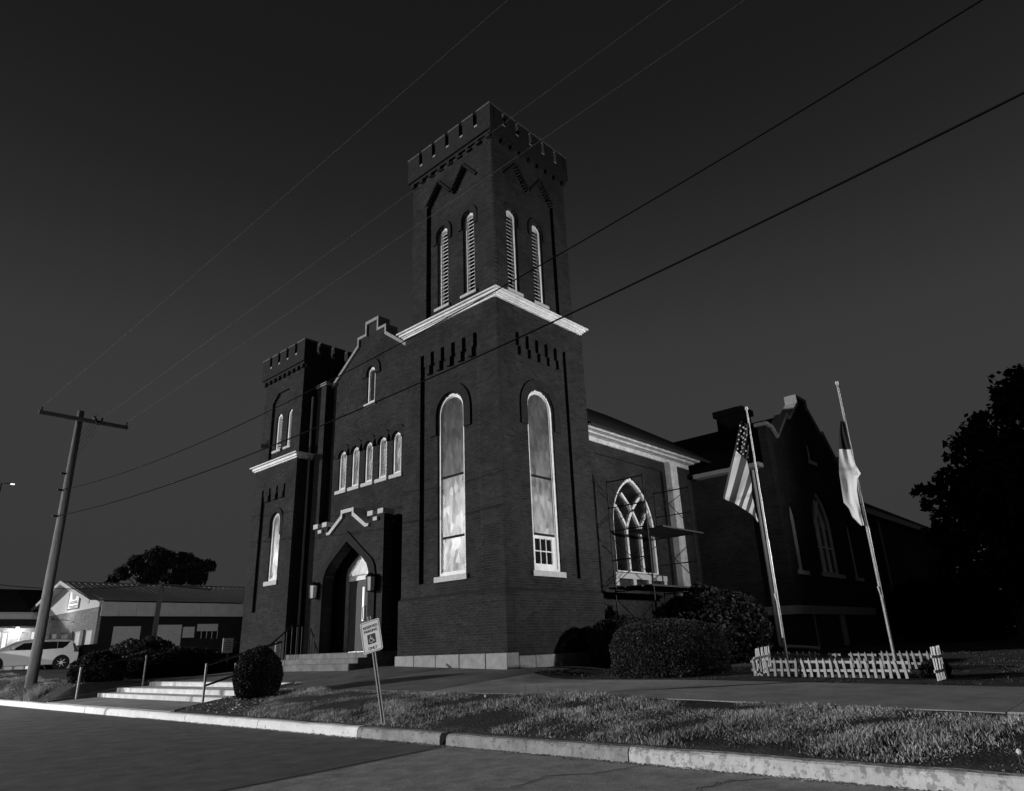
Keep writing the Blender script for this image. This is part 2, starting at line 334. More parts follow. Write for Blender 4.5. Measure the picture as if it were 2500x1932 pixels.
# entrance steps up from the kerb
stair = empty('entrance_steps', (-4, 9, .2)); tag(stair, 'wide pale concrete steps between two post handrails leading up from the kerb', 'steps')
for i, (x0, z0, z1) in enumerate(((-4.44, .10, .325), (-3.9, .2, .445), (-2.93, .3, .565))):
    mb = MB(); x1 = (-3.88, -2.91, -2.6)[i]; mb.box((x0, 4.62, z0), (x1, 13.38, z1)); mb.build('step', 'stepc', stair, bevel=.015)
for y in (4.5, 13.40):
    mb = MB(); mb.hexa([(-5.76, y, .05), (-2.9, y, .3), (-2.9, y + .11, .3), (-5.76, y + .11, .05), (-5.76, y, .19), (-2.9, y, .58), (-2.9, y + .11, .58), (-5.76, y + .11, .19)]); mb.build('cheek_wall', 'concrete', stair)

# ================================================================= CHURCH
church = empty('church', (0, 0, .7), 'dark brick church with crenellated corner tower, white cornices and lit arched windows', 'church')
CP = church
def arched_window(to3, c, w, z0, zt, d, glass, rails=(), sillw=None, hood=0, hoodlen=0, fw=.075, name='window', hoodproud=.05, silldrop=.16, sillproud=.07, wallface=0.0, kind='round', zs=None):
    """frame is the window part; panes, rails, sill and hood are its pieces"""
    mk = (lambda ww, za, zb: arch(c, ww, za, zb)) if kind == 'round' else (lambda ww, za, zb: lancet(c, ww, za, zs, zb))
    outer = mk(w, z0, zt); inner = mk(w - 2 * fw, z0 + fw, zt - fw)
    fr = MB(); fr.ring(inner, outer, to3, d, d + .09)
    fr.ring(mk(w - 2 * fw - .05, z0 + fw + .025, zt - fw - .025), inner, to3, d + .03, d + .085)
    win = fr.build(name, 'trim', CP)
    cuts = [z0 + fw - .01] + list(rails) + [zt]
    for i in range(len(cuts) - 1):
        p = clipz(mk(w - 2 * fw + .01, z0 + fw - .005, zt - fw + .005), cuts[i], cuts[i + 1])
        if len(p) > 2:
            gm = glass[i] if isinstance(glass, (list, tuple)) else glass
            if gm: mb = MB(); mb.prism(p, to3, d + .065, d + .07); mb.build('pane', gm, win)
    for zr in rails:
        mb = MB(); mb.prism(rect(c - w / 2 + fw * .8, c + w / 2 - fw * .8, zr - .03, zr + .03), to3, d + .035, d + .085); mb.build('rail', 'brickplain', win)
    sw = sillw or w + .22
    mb = MB(); mb.prism(rect(c - sw / 2, c + sw / 2, z0 - silldrop, z0 - .003), to3, wallface - sillproud, d + .1); mb.build('sill', 'sill', win, bevel=.012)
    if hood:
        a = arch(c, w + .06, zt - w / 2 - hoodlen, zt + .03); b = arch(c, w + 2 * hood, zt - w / 2 - hoodlen, zt + hood)
        mb = MB(); mb.ring(a, b, to3, wallface - hoodproud, wallface + .05, closed=False); mb.build('hood_mould', 'brickplain', win)
    return win
def louvre(to3, c, w, z0, zt, d, wallface, nsl, hood=True):
    outer = arch(c, w, z0, zt); inner = arch(c, w - .19, z0 + .06, zt - .095)
    fr = MB(); fr.ring(inner, outer, to3, d, d + .12); win = fr.build('louvre_window', 'trim', CP)
    mb = MB(); mb.prism(arch(c, w, z0, zt), to3, d + .2, d + .22); mb.build('backing', 'black', win)
    dz = (zt - .12 - z0 - .08) / nsl
    for i in range(nsl):
        z = z0 + .1 + i * dz; r = w / 2 - .07; zsr = zt - .065 - r
        hw = r if z < zsr else math.sqrt(max(.0004, r * r - (z - zsr) ** 2))
        mb = MB(); mb.hexa([to3(*q) for q in ((c - hw, z, .0 + d + .02), (c + hw, z, d + .02), (c + hw, z + dz * .62, d + .13), (c - hw, z + dz * .62, d + .13), (c - hw, z + .018, d + .02), (c + hw, z + .018, d + .02), (c + hw, z + dz * .62 + .018, d + .13), (c - hw, z + dz * .62 + .018, d + .13))])
        mb.build('slat', 'trim', win)
    mb = MB(); mb.prism(rect(c - w / 2 - .1, c + w / 2 + .1, z0 - .1, z0 - .003), to3, wallface - .07, d + .1); mb.build('sill', 'sill', win, bevel=.01)
    if hood:
        a = arch(c, w + .05, zt - .55, zt + .03); b = arch(c, w + .36, zt - .55, zt + .2)
        mb = MB(); mb.ring(a, b, to3, wallface - .045, wallface + .04, closed=False); mb.build('hood_mould', 'brickplain', win)
    return win
def slotpanel(u0, u1, z0, zt, ztop, n, sw):   # recessed panel whose head is cut into stepped slots
    p = [(u0, z0), (u0, ztop)]; step = (u1 - u0 - sw) / (n - 1); zm = zt + (ztop - zt) * .42; e = sw * .42
    for i in range(n):
        a = u0 + i * step
        if i: p += [(a - e, zt), (a - e, zm), (a, zm), (a, ztop)]
        p += [(a + sw, ztop), (a + sw, zm), (a + sw + e, zm), (a + sw + e, zt)] if i < n - 1 else [(a + sw, ztop)]
    return p + [(u1, z0)]
def zigdentils(to3, u0, u1, zs, zv, zt, wall):
    c = (u0 + u1) / 2; q = (u1 - u0) / 4; mb = MB()
    for (a, za), (b, zb) in (((u0, zs), (u0 + q, zt)), ((u0 + q, zt), (c, zv)), ((c, zv), (u1 - q, zt)), ((u1 - q, zt), (u1, zs))):
        for i in range(9):
            t = (i + .5) / 9; u, z = a + (b - a) * t, za + (zb - za) * t
            mb.prism(rect(u - .05, u + .05, z + .02, z + .085), to3, wall - .055, wall + .02)
    return mb.build('zigzag_moulding', 'brickplain', CP)
def zigpanel(u0, u1, z0, zs, zv, zt):
    c = (u0 + u1) / 2; q = (u1 - u0) / 4
    def stepped(a, b, n=9):
        out = []
        for i in range(n):
            ua, za = a[0] + (b[0] - a[0]) * i / n, a[1] + (b[1] - a[1]) * (i + 1) / n
            out += [(ua, za)] if i else [(ua, za)]
            out.append((a[0] + (b[0] - a[0]) * (i + 1) / n, za))
        return out
    return [(u0, z0), (u0, zs)] + stepped((u0, zs), (u0 + q, zt)) + stepped((u0 + q, zt), (c, zv)) + stepped((c, zv), (u1 - q, zt)) + stepped((u1 - q, zt), (u1, zs)) + [(u1, zs), (u1, z0)]
# ---- main tower, lower stage
TW, TD = 4.05, 3.95
FWIN = arch(2.05, 1.12, 3.05, 8.22); SWIN = arch(1.80, 1.12, 3.05, 8.18)
brickwall('tower_wall', FX(0), [rect(0, TW, 2.56, 10.555), slotpanel(.80, 3.28, 2.88, 9.05, 9.72, 6, .16)], .1, CP)
brickwall('tower_wall', FX(.1), [rect(.1, 3.9, 2.7, 9.85), FWIN], .2, CP)
brickwall('tower_wall', FY(0), [rect(.1, TD, 2.56, 10.555), slotpanel(.75, 3.05, 2.88, 9.05, 9.72, 6, .16)], .1, CP)
brickwall('tower_wall', FY(.1), [rect(.3, 3.8, 2.7, 9.85), SWIN], .2, CP)
b1 = brickwall('tower_base_wall', FX(-.06), [rect(-.06, TW + .05, 1.07, 2.5)], .3, CP, single=lambda u, z: u < 2.0 and z < 2.4)
keep1 = len(SINGLES)
b2 = brickwall('tower_base_wall', FY(-.06), [rect(.24, TD + .02, 1.0, 2.5)], .3, CP)
BASEWALLS[CP] = b1; flush_singles()
mb = MB(); mb.hexa([(-.06, -.06, 2.5), (TD + .02, -.06, 2.5), (TD + .02, TW + .05, 2.5), (-.06, TW + .05, 2.5), (.0, .0, 2.575), (TD, .0, 2.575), (TD, TW, 2.575), (.0, TW, 2.575)]); mb.build('water_table', 'brickplain', CP)
for y0, y1 in ((-.1, .62), (.63, 1.55), (1.56, 2.45), (2.46, 3.33), (3.34, 4.15)):
    mb = MB(); mb.box((-.11 - random.random() * .01, y0, .3), (.3, y1, 1.07)); mb.build('foundation_stone', 'stone', CP, bevel=.015)
for x0, x1 in ((-.02, .9), (.91, 2.2), (2.21, 3.98)):
    mb = MB(); mb.box((x0 + .33 if x0 < 0 else x0, -.105, .3), (x1, .3, .99)); mb.build('foundation_stone', 'stone', CP, bevel=.015)
arched_window(FX(0), 2.05, 1.12, 3.05, 8.22, .15, ['frost', 'frost', 'frost2'], (4.08, 5.78), 1.3, .30, .6, wallface=.1, fw=.085)
sw_ = arched_window(FY(0), 1.80, 1.12, 3.05, 8.18, .15, [None, 'frost2', 'frost2'], (4.02, 5.62), 1.35, .30, .6, wallface=.1, fw=.085)
mb = MB(); mb.ring(rect(1.42, 2.13, 3.24, 3.92), rect(1.325, 2.23, 3.14, 4.0), FY(0), .205, .25); sash = mb.build('sash', 'trim', sw_)
for i in range(3):
    for j in range(2):
        mb = MB(); mb.prism(rect(1.425 + i * .235, 1.655 + i * .235, 3.25 + j * .335, 3.575 + j * .335), FY(0), .235, .239); mb.build('pane', 'glassdark', sw_)
for u in (1.655, 1.89): mb = MB(); mb.prism(rect(u - .014, u + .014, 3.24, 3.92), FY(0), .212, .245); mb.build('muntin', 'trim', sw_)
mb = MB(); mb.prism(rect(1.42, 2.13, 3.566, 3.594), FY(0), .214, .243); mb.build('muntin', 'trim', sw_)
# interior of the lower stage and its lamp
mb = MB(); mb.box((.31, .31, 1.3), (3.7, 3.8, 9.9)); rm = mb.build('tower_room', 'inside', CP)
bm_faces = rm.data
# open the two sides that hold windows
import bmesh
bmx = bmesh.new(); bmx.from_mesh(rm.data); bmx.faces.ensure_lookup_table()
for f in [f for f in bmx.faces if f.calc_center_median().x < .32 or f.calc_center_median().y < .32]: bmx.faces.remove(f)
bmx.to_mesh(rm.data); bmx.free()
mb = MB(); mb.box((3.9, .31, .75), (TD, TW - .01, 10.6)); mb.box((.31, TW - .05, .75), (3.9, TW - .005, 10.6)); mb.build('rear_wall', 'brickplain', CP)
def lamp(name, loc, power, parent, rad=.08, bulbm='bulb', drop=None):
    ld = bpy.data.lights.new(name + '_light', 'POINT'); ld.energy = power; ld.shadow_soft_size = rad
    o = bpy.data.objects.new(name + '_light', ld); COL.objects.link(o); o.parent = parent; o.location = Vector(loc) - Vector(parent['org'])
    return o
lamp('tower_lamp', (1.9, 1.75, 4.1), 230, CP, .2)
# cornice
def cornice(x0, y0, x1, y1, z0, steps, name='cornice', m='trim'):
    mb = MB()
    for pr, za, zb in steps: mb.box((x0 - pr, y0 - pr, z0 + za), (x1 + pr, y1 + pr, z0 + zb))
    return mb.build(name, m, CP, bevel=.01)
cornice(0, 0, TD - .08, TW, 10.56, ((.06, 0, .055), (.10, .057, .09), (.15, .092, .165), (.22, .167, .215)))
cornice(.0, .0, TD, TW, 10.775, ((.19, .003, .03),), 'cornice_flashing', 'roof')
# ---- belfry stage
BX, BY, BW, BD = .12, .12, 3.90, 3.72
zf = 10.81
brickwall('belfry_wall', FX(BX), [rect(BY, BW, zf, 16.45), zigpanel(.78, 3.18, zf + .03, 15.18, 15.16, 15.88)], .12, CP)
brickwall('belfry_wall', FX(BX + .12), [rect(BY + .1, BW - .1, zf, 16.2), arch(1.32, .5, 11.28, 14.16), arch(2.52, .5, 11.28, 14.16)], .2, CP)
brickwall('belfry_wall', FY(BY), [rect(BX + .12, BD, zf, 16.45), zigpanel(.66, 3.06, zf + .03, 15.10, 15.08, 15.80)], .12, CP)
brickwall('belfry_wall', FY(BY + .12), [rect(BX + .33, BD - .1, zf, 16.2), arch(1.07, .5, 11.22, 14.10), arch(2.27, .5, 11.22, 14.10)], .2, CP)
zigdentils(FX(BX), .78, 3.18, 15.18, 15.16, 15.88, 0); zigdentils(FY(BY), .66, 3.06, 15.10, 15.08, 15.80, 0)
for c in (1.32, 2.52): louvre(FX(BX), c, .5, 11.28, 14.16, .21, .12, 21)
for c in (1.07, 2.27): louvre(FY(BY), c, .5, 11.22, 14.10, .21, .12, 21)
mb = MB(); mb.box((BX + .3, BW - .04, zf), (BD, BW - .005, 16.9)); mb.box((BD - .04, BY + .3, zf), (BD - .005, BW - .05, 16.9)); mb.build('rear_wall', 'brickplain', CP)
# ---- parapet with merlons
def parapet(x0, y0, x1, y1, z0, zt, ny, nx, slit, parent_m='brickplain', faces='fs', out=.12):
    """corbelled band, then merlon blocks divided by slits; pale sill stones sit in the crenels"""
    mb = MB(); mb.box((x0 + out * .5, y0 + out * .5, z0 - .1), (x1 - out * .5, y1 - out * .5, z0 + .003))
    zb = z0 + .40; d = .17
    mb.box((x0, y0, z0 + .004), (x1, y1, zb - .003))
    par = mb.build('parapet', 'brickplain', CP)
    def blocks(a, b, n):
        st = (b - a) / (n + 1); e = [a] + [a + st * (i + 1) for i in range(n)] + [b]
        return [((e[i] + (slit / 2 if i else 0)), e[i + 1] - (slit / 2 if i < n else 0)) for i in range(n + 1)], [a + st * (i + 1) for i in range(n)]
    def merlon(p, q):
        mb = MB(); mb.box(p, (q[0], q[1], zt - .075)); m_ = mb.build('merlon', 'brickplain', par)
        mb = MB(); mb.box((p[0] - .025, p[1] - .025, zt - .073), (q[0] + .02, q[1] + .02, zt)); mb.build('capping', 'capping', par, bevel=.01)
    by, gy = blocks(y0, y1, ny); bx, gx = blocks(x0, x1, nx)
    for i, (a, b) in enumerate(by): merlon((x0, a, zb), (x0 + d - .002, b, zt)); merlon((x1 - d + .002, a, zb), (x1, b, zt))
    for i, (a, b) in enumerate(bx):
        a2 = a if i else x0 + d + .03; b2 = b if i < len(bx) - 1 else x1 - d - .03
        merlon((a2, y0, zb), (b2, y0 + d - .002, zt)); merlon((a2, y1 - d + .002, zb), (b2, y1, zt))
    for k_ in range(9):
        t = y0 + .2 + k_ * (y1 - y0 - .4) / 8; mb = MB(); mb.box((x0 + .03, t - .07, z0 - .24), (x0 + .16, t + .07, z0 - .102)); mb.build('corbel', 'brickplain', par)
        t = x0 + .2 + k_ * (x1 - x0 - .4) / 8; mb = MB(); mb.box((t - .07, y0 + .03, z0 - .24), (t + .07, y0 + .16, z0 - .102)); mb.build('corbel', 'brickplain', par)
    for c in gy: mb = MB(); mb.box((x0 + .02, c - slit * .48, zb), (x0 + d + .05, c + slit * .48, zb + .09)); mb.build('crenel_sill', 'coping', par)
    for c in gx: mb = MB(); mb.box((c - slit * .48, y0 + .02, zb), (c + slit * .48, y0 + d + .05, zb + .09)); mb.build('crenel_sill', 'coping', par)
    return par
parapet(-.02, -.02, BD + .14, BW + .12, 16.5, 17.5, 5, 5, .17)
mb = MB(); mb.box((.5, .5, 16.6), (3.4, 3.5, 16.7)); mb.build('tower_roof', 'roof', CP)

# ---- small stair tower
Y0, Y1, SD = 10.2, 13.25, 3.0
LW = arch(11.55, .66, 3.72, 6.15)
brickwall('stair_tower_wall', FX(0), [rect(Y0, Y1, 1.0, 7.962), slotpanel(10.9, 12.6, 2.72, 6.66, 7.16, 4, .13)], .1, CP)
brickwall('stair_tower_wall', FX(.1), [rect(Y0 + .1, Y1 - .1, 2.6, 7.3), LW], .2, CP)
brickwall('stair_tower_wall', FX(.08), [rect(Y0 + .08, Y1 - .08, 8.17, 11.75), [(10.95, 8.3), (10.95, 10.65), (11.35, 11.02), (12.1, 11.02), (12.5, 10.65), (12.5, 8.3)]], .09, CP)
brickwall('stair_tower_wall', FX(.17), [rect(Y0 + .2, Y1 - .2, 8.17, 11.5), arch(11.2, .42, 8.66, 10.14), arch(12.02, .42, 8.66, 10.14)], .15, CP)
brickwall('stair_tower_wall', FY(Y0), [rect(.1, 1.6, 1.0, 7.962)], .1, CP)
brickwall('stair_tower_wall', FY(Y0 + .08), [rect(.17, SD, 8.17, 11.75)], .09, CP)
arched_window(FX(0), 11.55, .66, 3.72, 6.15, .15, 'frost', (), .92, .2, .5, wallface=.1, fw=.085)
for c in (11.2, 12.02): louvre(FX(.08), c, .42, 8.66, 10.14, .14, .09, 13, hood=False)
cornice(0, Y0, SD, Y1, 7.965, ((.05, 0, .05), (.10, .052, .15), (.18, .152, .2)))
parapet(-.04, Y0 - .04, SD + .1, Y1 + .1, 11.8, 12.72, 4, 4, .17)
mb = MB(); mb.box((.5, Y0 + .5, 11.8), (2.5, Y1 - .5, 11.9)); mb.build('tower_roof', 'roof', CP)
for y0, y1 in ((10.1, 11.2), (11.21, 12.3), (12.31, 13.4)):
    mb = MB(); mb.box((-.07, y0, .3), (.5, y1, 1.02)); mb.build('foundation_stone', 'stone', CP, bevel=.015)
mb = MB(); mb.box((.31, 10.4, 1.3), (2.8, 13.1, 7.6)); rm2 = mb.build('stair_room', 'inside', CP)
bmx = bmesh.new(); bmx.from_mesh(rm2.data)
for f in [f for f in bmx.faces if f.calc_center_median().x < .32]: bmx.faces.remove(f)
bmx.to_mesh(rm2.data); bmx.free()
lamp('stair_lamp', (1.3, 11.3, 4.4), 120, CP, .12)
mb = MB(); mb.box((2.9, Y0 + .12, .7), (SD - .01, Y1 - .05, 11.7)); mb.box((.35, Y1 - .06, .7), (2.88, Y1 - .01, 11.7)); mb.build('rear_wall', 'brickplain', CP)

# ---- gabled front wall between the towers
XW, YC = .9, 7.08
gab = [(4.0, .8), (4.0, 10.3), (YC - 2.55, 10.57), (YC - .78, 11.83), (YC - .78, 12.12), (YC - .31, 12.12), (YC - .31, 12.58), (YC + .31, 12.58), (YC + .31, 12.12), (YC + .78, 12.12), (YC + .78, 11.83), (YC + 2.55, 10.57), (10.25, 10.3), (10.25, .8)]
holes = [arch(YC + (i - 2) * .775, .44, 6.6, 8.02) for i in range(5)] + [arch(YC, .46, 9.45, 10.82)]
DOOR = [(6.02, 1.2), (6.02, 3.62), (6.10, 3.86), (6.35, 4.06), (YC, 4.5), (7.81, 4.06), (8.06, 3.86), (8.14, 3.62), (8.14, 1.2)]
brickwall('front_wall', FX(XW), [gab] + holes + [DOOR], .25, CP)
cl = [(YC - 2.6, 10.53), (YC - .78, 11.83), (YC - .78, 12.12), (YC - .31, 12.12), (YC - .31, 12.58), (YC + .31, 12.58), (YC + .31, 12.12), (YC + .78, 12.12), (YC + .78, 11.83), (YC + 2.6, 10.53)]
cu = [(YC - 2.6, 10.66), (YC - .86, 11.91), (YC - .86, 12.22), (YC - .39, 12.22), (YC - .39, 12.70), (YC + .39, 12.70), (YC + .39, 12.22), (YC + .86, 12.22), (YC + .86, 11.91), (YC + 2.6, 10.66)]
mb = MB(); mb.ring(cl, cu, FX(XW), -.07, .45, closed=False); mb.build('gable_coping', 'coping', CP)
for i in range(5):
    w_ = arched_window(FX(XW), YC + (i - 2) * .775, .44, 6.6, 8.02, .04, 'frost', (), .67, .26, 0, fw=.075, hoodproud=.055, silldrop=.13)
arched_window(FX(XW), YC, .46, 9.45, 10.82, .04, 'frost2', (), .68, .3, .1, fw=.075, silldrop=.13)
brickwall('buttress', FX(.6), [rect(9.5, 10.2, .9, 10.75)], .3, CP)
mb = MB(); mb.box((.56, 9.46, 10.752), (1.1, 10.19, 10.87)); mb.build('buttress_cap', 'coping', CP)
mb = MB(); mb.tube([(.45, 10.14, 10.4), (.45, 10.14, 1.2)], .045); mb.build('downspout', 'sidingdim', CP)
# vestibule behind the five windows and the door
mb = MB(); mb.box((1.16, 4.15, 1.22), (4.5, 10.1, 8.4)); rm3 = mb.build('vestibule', 'inside', CP)
bmx = bmesh.new(); bmx.from_mesh(rm3.data)
for f in [f for f in bmx.faces if f.calc_center_median().x < 1.2]: bmx.faces.remove(f)
bmx.to_mesh(rm3.data); bmx.free()
lamp('vestibule_lamp', (1.5, 6.75, 3.2), 700, CP, .15)
# ---- porch
XP = .2
def tudor(hw, zt, dz=0.0):
    k = hw / 1.26; return [(YC - hw, 1.0), (YC - hw, 3.30 + dz), (YC - 1.22 * k, 3.55 + dz), (YC - 1.10 * k, 3.78 + dz), (YC - .82 * k, 4.02 + dz), (YC, zt), (YC + .82 * k, 4.02 + dz), (YC + 1.10 * k, 3.78 + dz), (YC + 1.22 * k, 3.55 + dz), (YC + hw, 3.30 + dz), (YC + hw, 1.0)]
PA, PB = 5.2, 9.0
pout = [(PA, .7), (PA, 5.2), (PA + .72, 5.2), (PA + .72, 4.92), (6.1, 4.92), (6.82, 5.38), (6.82, 5.5), (7.36, 5.5), (7.36, 5.38), (8.06, 4.92), (PB - .72, 4.92), (PB - .72, 5.2), (PB, 5.2), (PB, .7)]
brickwall('porch_wall', FX(XP), [pout, tudor(1.26, 4.58)], .35, CP)
for nm, y in (('porch_side_wall', PA), ('porch_side_wall', PB - .2)):
    mb = MB(); mb.box((XP + .36, y, .7), (XW - .002, y + .2, 5.0)); mb.build(nm, 'brickplain', CP)
mb = MB(); mb.box((XP + .37, PA + .21, 4.75), (XW - .003, PB - .21, 4.88)); mb.build('porch_roof', 'roof', CP)
mb = MB(); mb.ring(tudor(1.262, 4.582), tudor(1.56, 4.90, .12), FX(XP), -.05, .06, closed=False); mb.build('arch_moulding', 'brickplain', CP)
pl = [(6.1, 4.9), (6.82, 5.36), (6.82, 5.5), (7.36, 5.5), (7.36, 5.36), (8.06, 4.9)]; pu = [(5.95, 4.9), (6.73, 5.45), (6.73, 5.62), (7.45, 5.62), (7.45, 5.45), (8.21, 4.9)]
pl = [(5.93, 4.9)] + pl + [(8.23, 4.9)]; pu = [(5.90, 4.99)] + [(6.02, 4.99)] + pu[1:-1] + [(8.14, 4.99)] + [(8.26, 4.99)]
mb = MB(); mb.ring(pl, pu, FX(XP), -.07, .38, closed=False); mb.build('porch_coping', 'sill', CP)
for a in (PA, PB - .72):
    for c0, c1, z0, z1 in ((a - .05, a + .24, 5.202, 5.36), (a + .48, a + .77, 5.202, 5.36), (a + .25, a + .47, 5.02, 5.14)):
        mb = MB(); mb.box((XP - .08, c0, z0), (XP + .36, c1, z1)); mb.build('pier_cap', 'sill', CP, bevel=.01)
# door leaves, frame and transom
shp = lambda k, t: [(YC - 1.06 * k, 1.22), (YC - 1.06 * k, 3.58 - t), (YC - .98 * k, 3.82 - t), (YC - .73 * k, 4.02 - t), (YC, 4.46 - t), (YC + .73 * k, 4.02 - t), (YC + .98 * k, 3.82 - t), (YC + 1.06 * k, 3.58 - t), (YC + 1.06 * k, 1.22)]
mb = MB(); mb.ring(shp(.87, .10), shp(1, 0), FX(XW), .03, .17, closed=False); mb.prism(rect(YC - .95, YC + .95, 3.42, 3.56), FX(XW), .035, .165); dfr = mb.build('door_frame', 'trim', CP)
for y0, y1, gl in ((YC + .004, YC + .92, False), (YC - .92, YC - .004, True)):
    mb = MB(); a, b, c, d = (y0 + .1, y1 - .1, 1.5, 3.25)
    if gl: mb.ring(rect(y0 + .06, y1 - .06, 1.95, 3.34), rect(y0, y1, 1.24, 3.415), FX(XW), .09, .14)
    else: mb.ring(rect(y0 + .11, y0 + .24, 2.15, 3.2), rect(y0, y1, 1.24, 3.415), FX(XW), .09, .14)
    leaf = mb.build('door', 'darkwood', CP)
    mb = MB(); mb.prism(rect(y0 + .04, y1 - .04, 1.94, 3.36) if gl else rect(y0 + .1, y0 + .25, 2.14, 3.21), FX(XW), .115, .12); mb.build('door_pane', 'litpane', leaf)
    s_ = y0 + .06 if not gl else y1 - .06
    mb = MB(); mb.tube([(XW + .085, s_, 2.16), (XW + .02, s_, 2.2), (XW + .02, s_, 2.56), (XW + .085, s_, 2.6)], .014); mb.build('handle', 'iron', leaf)
mb = MB(); mb.prism(clipz(shp(.88, .09), 3.57, 4.6), FX(XW), .11, .115); mb.build('transom_pane', 'frost2', dfr)
# porch landing, steps and ramp
land = empty('porch_steps', (-.5, 7.1, .75), 'three worn concrete steps up to the arched porch door', 'steps')
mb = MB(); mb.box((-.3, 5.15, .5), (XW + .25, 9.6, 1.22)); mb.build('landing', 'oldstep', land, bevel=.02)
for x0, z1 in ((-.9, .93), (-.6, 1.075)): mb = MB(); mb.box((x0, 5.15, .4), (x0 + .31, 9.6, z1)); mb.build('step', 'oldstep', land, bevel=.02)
def lantern(y, z, label):
    L = empty('wall_lantern', (XP, y, z), label, 'lantern')
    mb = MB(); mb.box((XP - .03, y - .06, z - .05), (XP - .003, y + .06, z + .22)); mb.tube([(XP - .02, y, z + .16), (XP - .14, y, z + .24)], .018); mb.build('bracket', 'iron', L)
    ring = lambda r, zz: [(XP - .17 + r * math.cos(math.pi / 3 * k), y + r * math.sin(math.pi / 3 * k), zz) for k in range(6)]
    mb = MB(); a, b = ring(.125, z - .22), ring(.15, z + .2)
    for k in range(6): mb.bar(a[k], b[k], .014)
    for rr in (a, b):
        for k in range(6): mb.bar(rr[k], rr[(k + 1) % 6], .02)
    mb.build('cage', 'iron', L)
    mb = MB(); n = len(mb.v); top, tip = ring(.175, z + .21), ring(.05, z + .31)
    mb.v += top + tip; mb.f += [(k, (k + 1) % 6, 6 + (k + 1) % 6, 6 + k) for k in range(6)] + [tuple(range(6)), tuple(range(6, 12))]; mb.build('lantern_cap', 'iron', L)
    for k in range(6):
        mb = MB(); f = lambda p: (XP - .17 + (p[0] - XP + .17) * .985, y + (p[1] - y) * .985, p[2]); mb.v = [f(a[k]), f(a[(k + 1) % 6]), f(b[(k + 1) % 6]), f(b[k])]; mb.f = [(0, 1, 2, 3)]; mb.build('lantern_pane', 'lanternglass', L)
lantern(8.66, 3.13, 'black hexagonal wall lantern on the porch pier beside the small stair tower')
lantern(5.56, 3.13, 'black hexagonal wall lantern on the porch pier beside the tall main tower')
rl = empty('porch_railing', (-.3, 9.3, 1.0), 'black iron railing with thin balusters at the side of the porch landing', 'railing')
mb = MB(); mb.bar((-.95, 9.35, 1.55), (-.25, 9.35, 2.1), .04); mb.bar((-.25, 9.35, 2.1), (.18, 9.35, 2.1), .04); mb.build('handrail', 'iron', rl)
for i in range(7):
    x = -.95 + i * .18; zt = 1.55 + max(0, min(.7, x + .95)) * .786; mb = MB(); mb.bar((x, 9.35, .9 if x < -.6 else 1.05 if x < -.3 else 1.2), (x, 9.35, zt), .022); mb.build('baluster', 'iron', rl)

# ---- nave side wall, eave, roof
YN = .5
NW = lancet(7.0, 2.5, 3.25, 4.75, 6.45)
brickwall('nave_wall', FY(YN), [rect(TD + .0, 11.0, .75, 7.28), rect(4.9, 8.95, 1.9, 6.95)], .1, CP)
brickwall('nave_wall', FY(YN + .1), [rect(4.8, 9.05, 1.8, 7.05), NW], .2, CP)
# pointed window with intersecting tracery
fr = MB(); fr.ring(lancet(7.0, 2.3, 3.33, 4.75, 6.33), NW, FY(YN), .16, .27); nw = fr.build('nave_window', 'trim', CP)
def trac(pts, w=.1): 
    mb = MB()
    for a, b in zip(pts[:-1], pts[1:]): mb.bar((a[0], YN + .22, a[1]), (b[0], YN + .22, b[1]), w, .1, (0, 1, 0))
    mb.build('tracery_bar', 'trim', nw)
def arcpts(x0, z0, x1, z1, bow, n=6):
    dx, dz = x1 - x0, z1 - z0; L = math.hypot(dx, dz); nx, nz = -dz / L, dx / L
    return [(x0 + dx * i / n + nx * bow * 4 * (i / n) * (1 - i / n), z0 + dz * i / n + nz * bow * 4 * (i / n) * (1 - i / n)) for i in range(n + 1)]
for m_, s in ((6.6, 1), (7.4, -1)):
    trac([(m_, 3.3), (m_, 4.75)])
    trac(arcpts(m_, 4.72, m_ + s * .96, 5.85, s * .09)); trac(arcpts(m_, 4.72, m_ - s * .56, 5.42, -s * .03))
mb = MB(); mb.prism(lancet(7.0, 2.35, 3.3, 4.75, 6.36), FY(YN), .26, .265); mb.build('pane', 'glassdark', nw)
mb = MB(); mb.prism(rect(5.5, 8.5, 3.07, 3.24), FY(YN), .0, .2); mb.build('sill', 'sill', nw)
for u in (5.6, 6.55, 7.45, 8.4): mb = MB(); mb.prism(rect(u - .09, u + .09, 2.85, 3.068), FY(YN), .02, .12); mb.build('sill_bracket', 'sill', nw)
mb = MB(); mb.prism(rect(TD + .01, 10.85, 7.282, 7.43), FY(YN), -.05, .2); mb.prism(rect(TD + .01, 10.85, 7.432, 7.49), FY(YN), -.30, .2); mb.prism(rect(TD + .01, 10.95, 7.492, 7.535), FY(YN), -.50, .2); mb.prism(rect(TD + .01, 10.95, 7.537, 7.60), FY(YN), -.57, .1); mb.build('nave_cornice', 'greytrim', CP, bevel=.008)
mb = MB(); mb.prism(rect(9.12, 9.58, .8, 7.28), FY(YN), -.26, -.003); mb.build('white_pilaster', 'greytrim', CP, bevel=.015)
mb = MB(); mb.prism(rect(TD + .02, 4.9, .4, 1.25), FY(YN), -.09, .0); mb.build('foundation_stone', 'stone', CP)
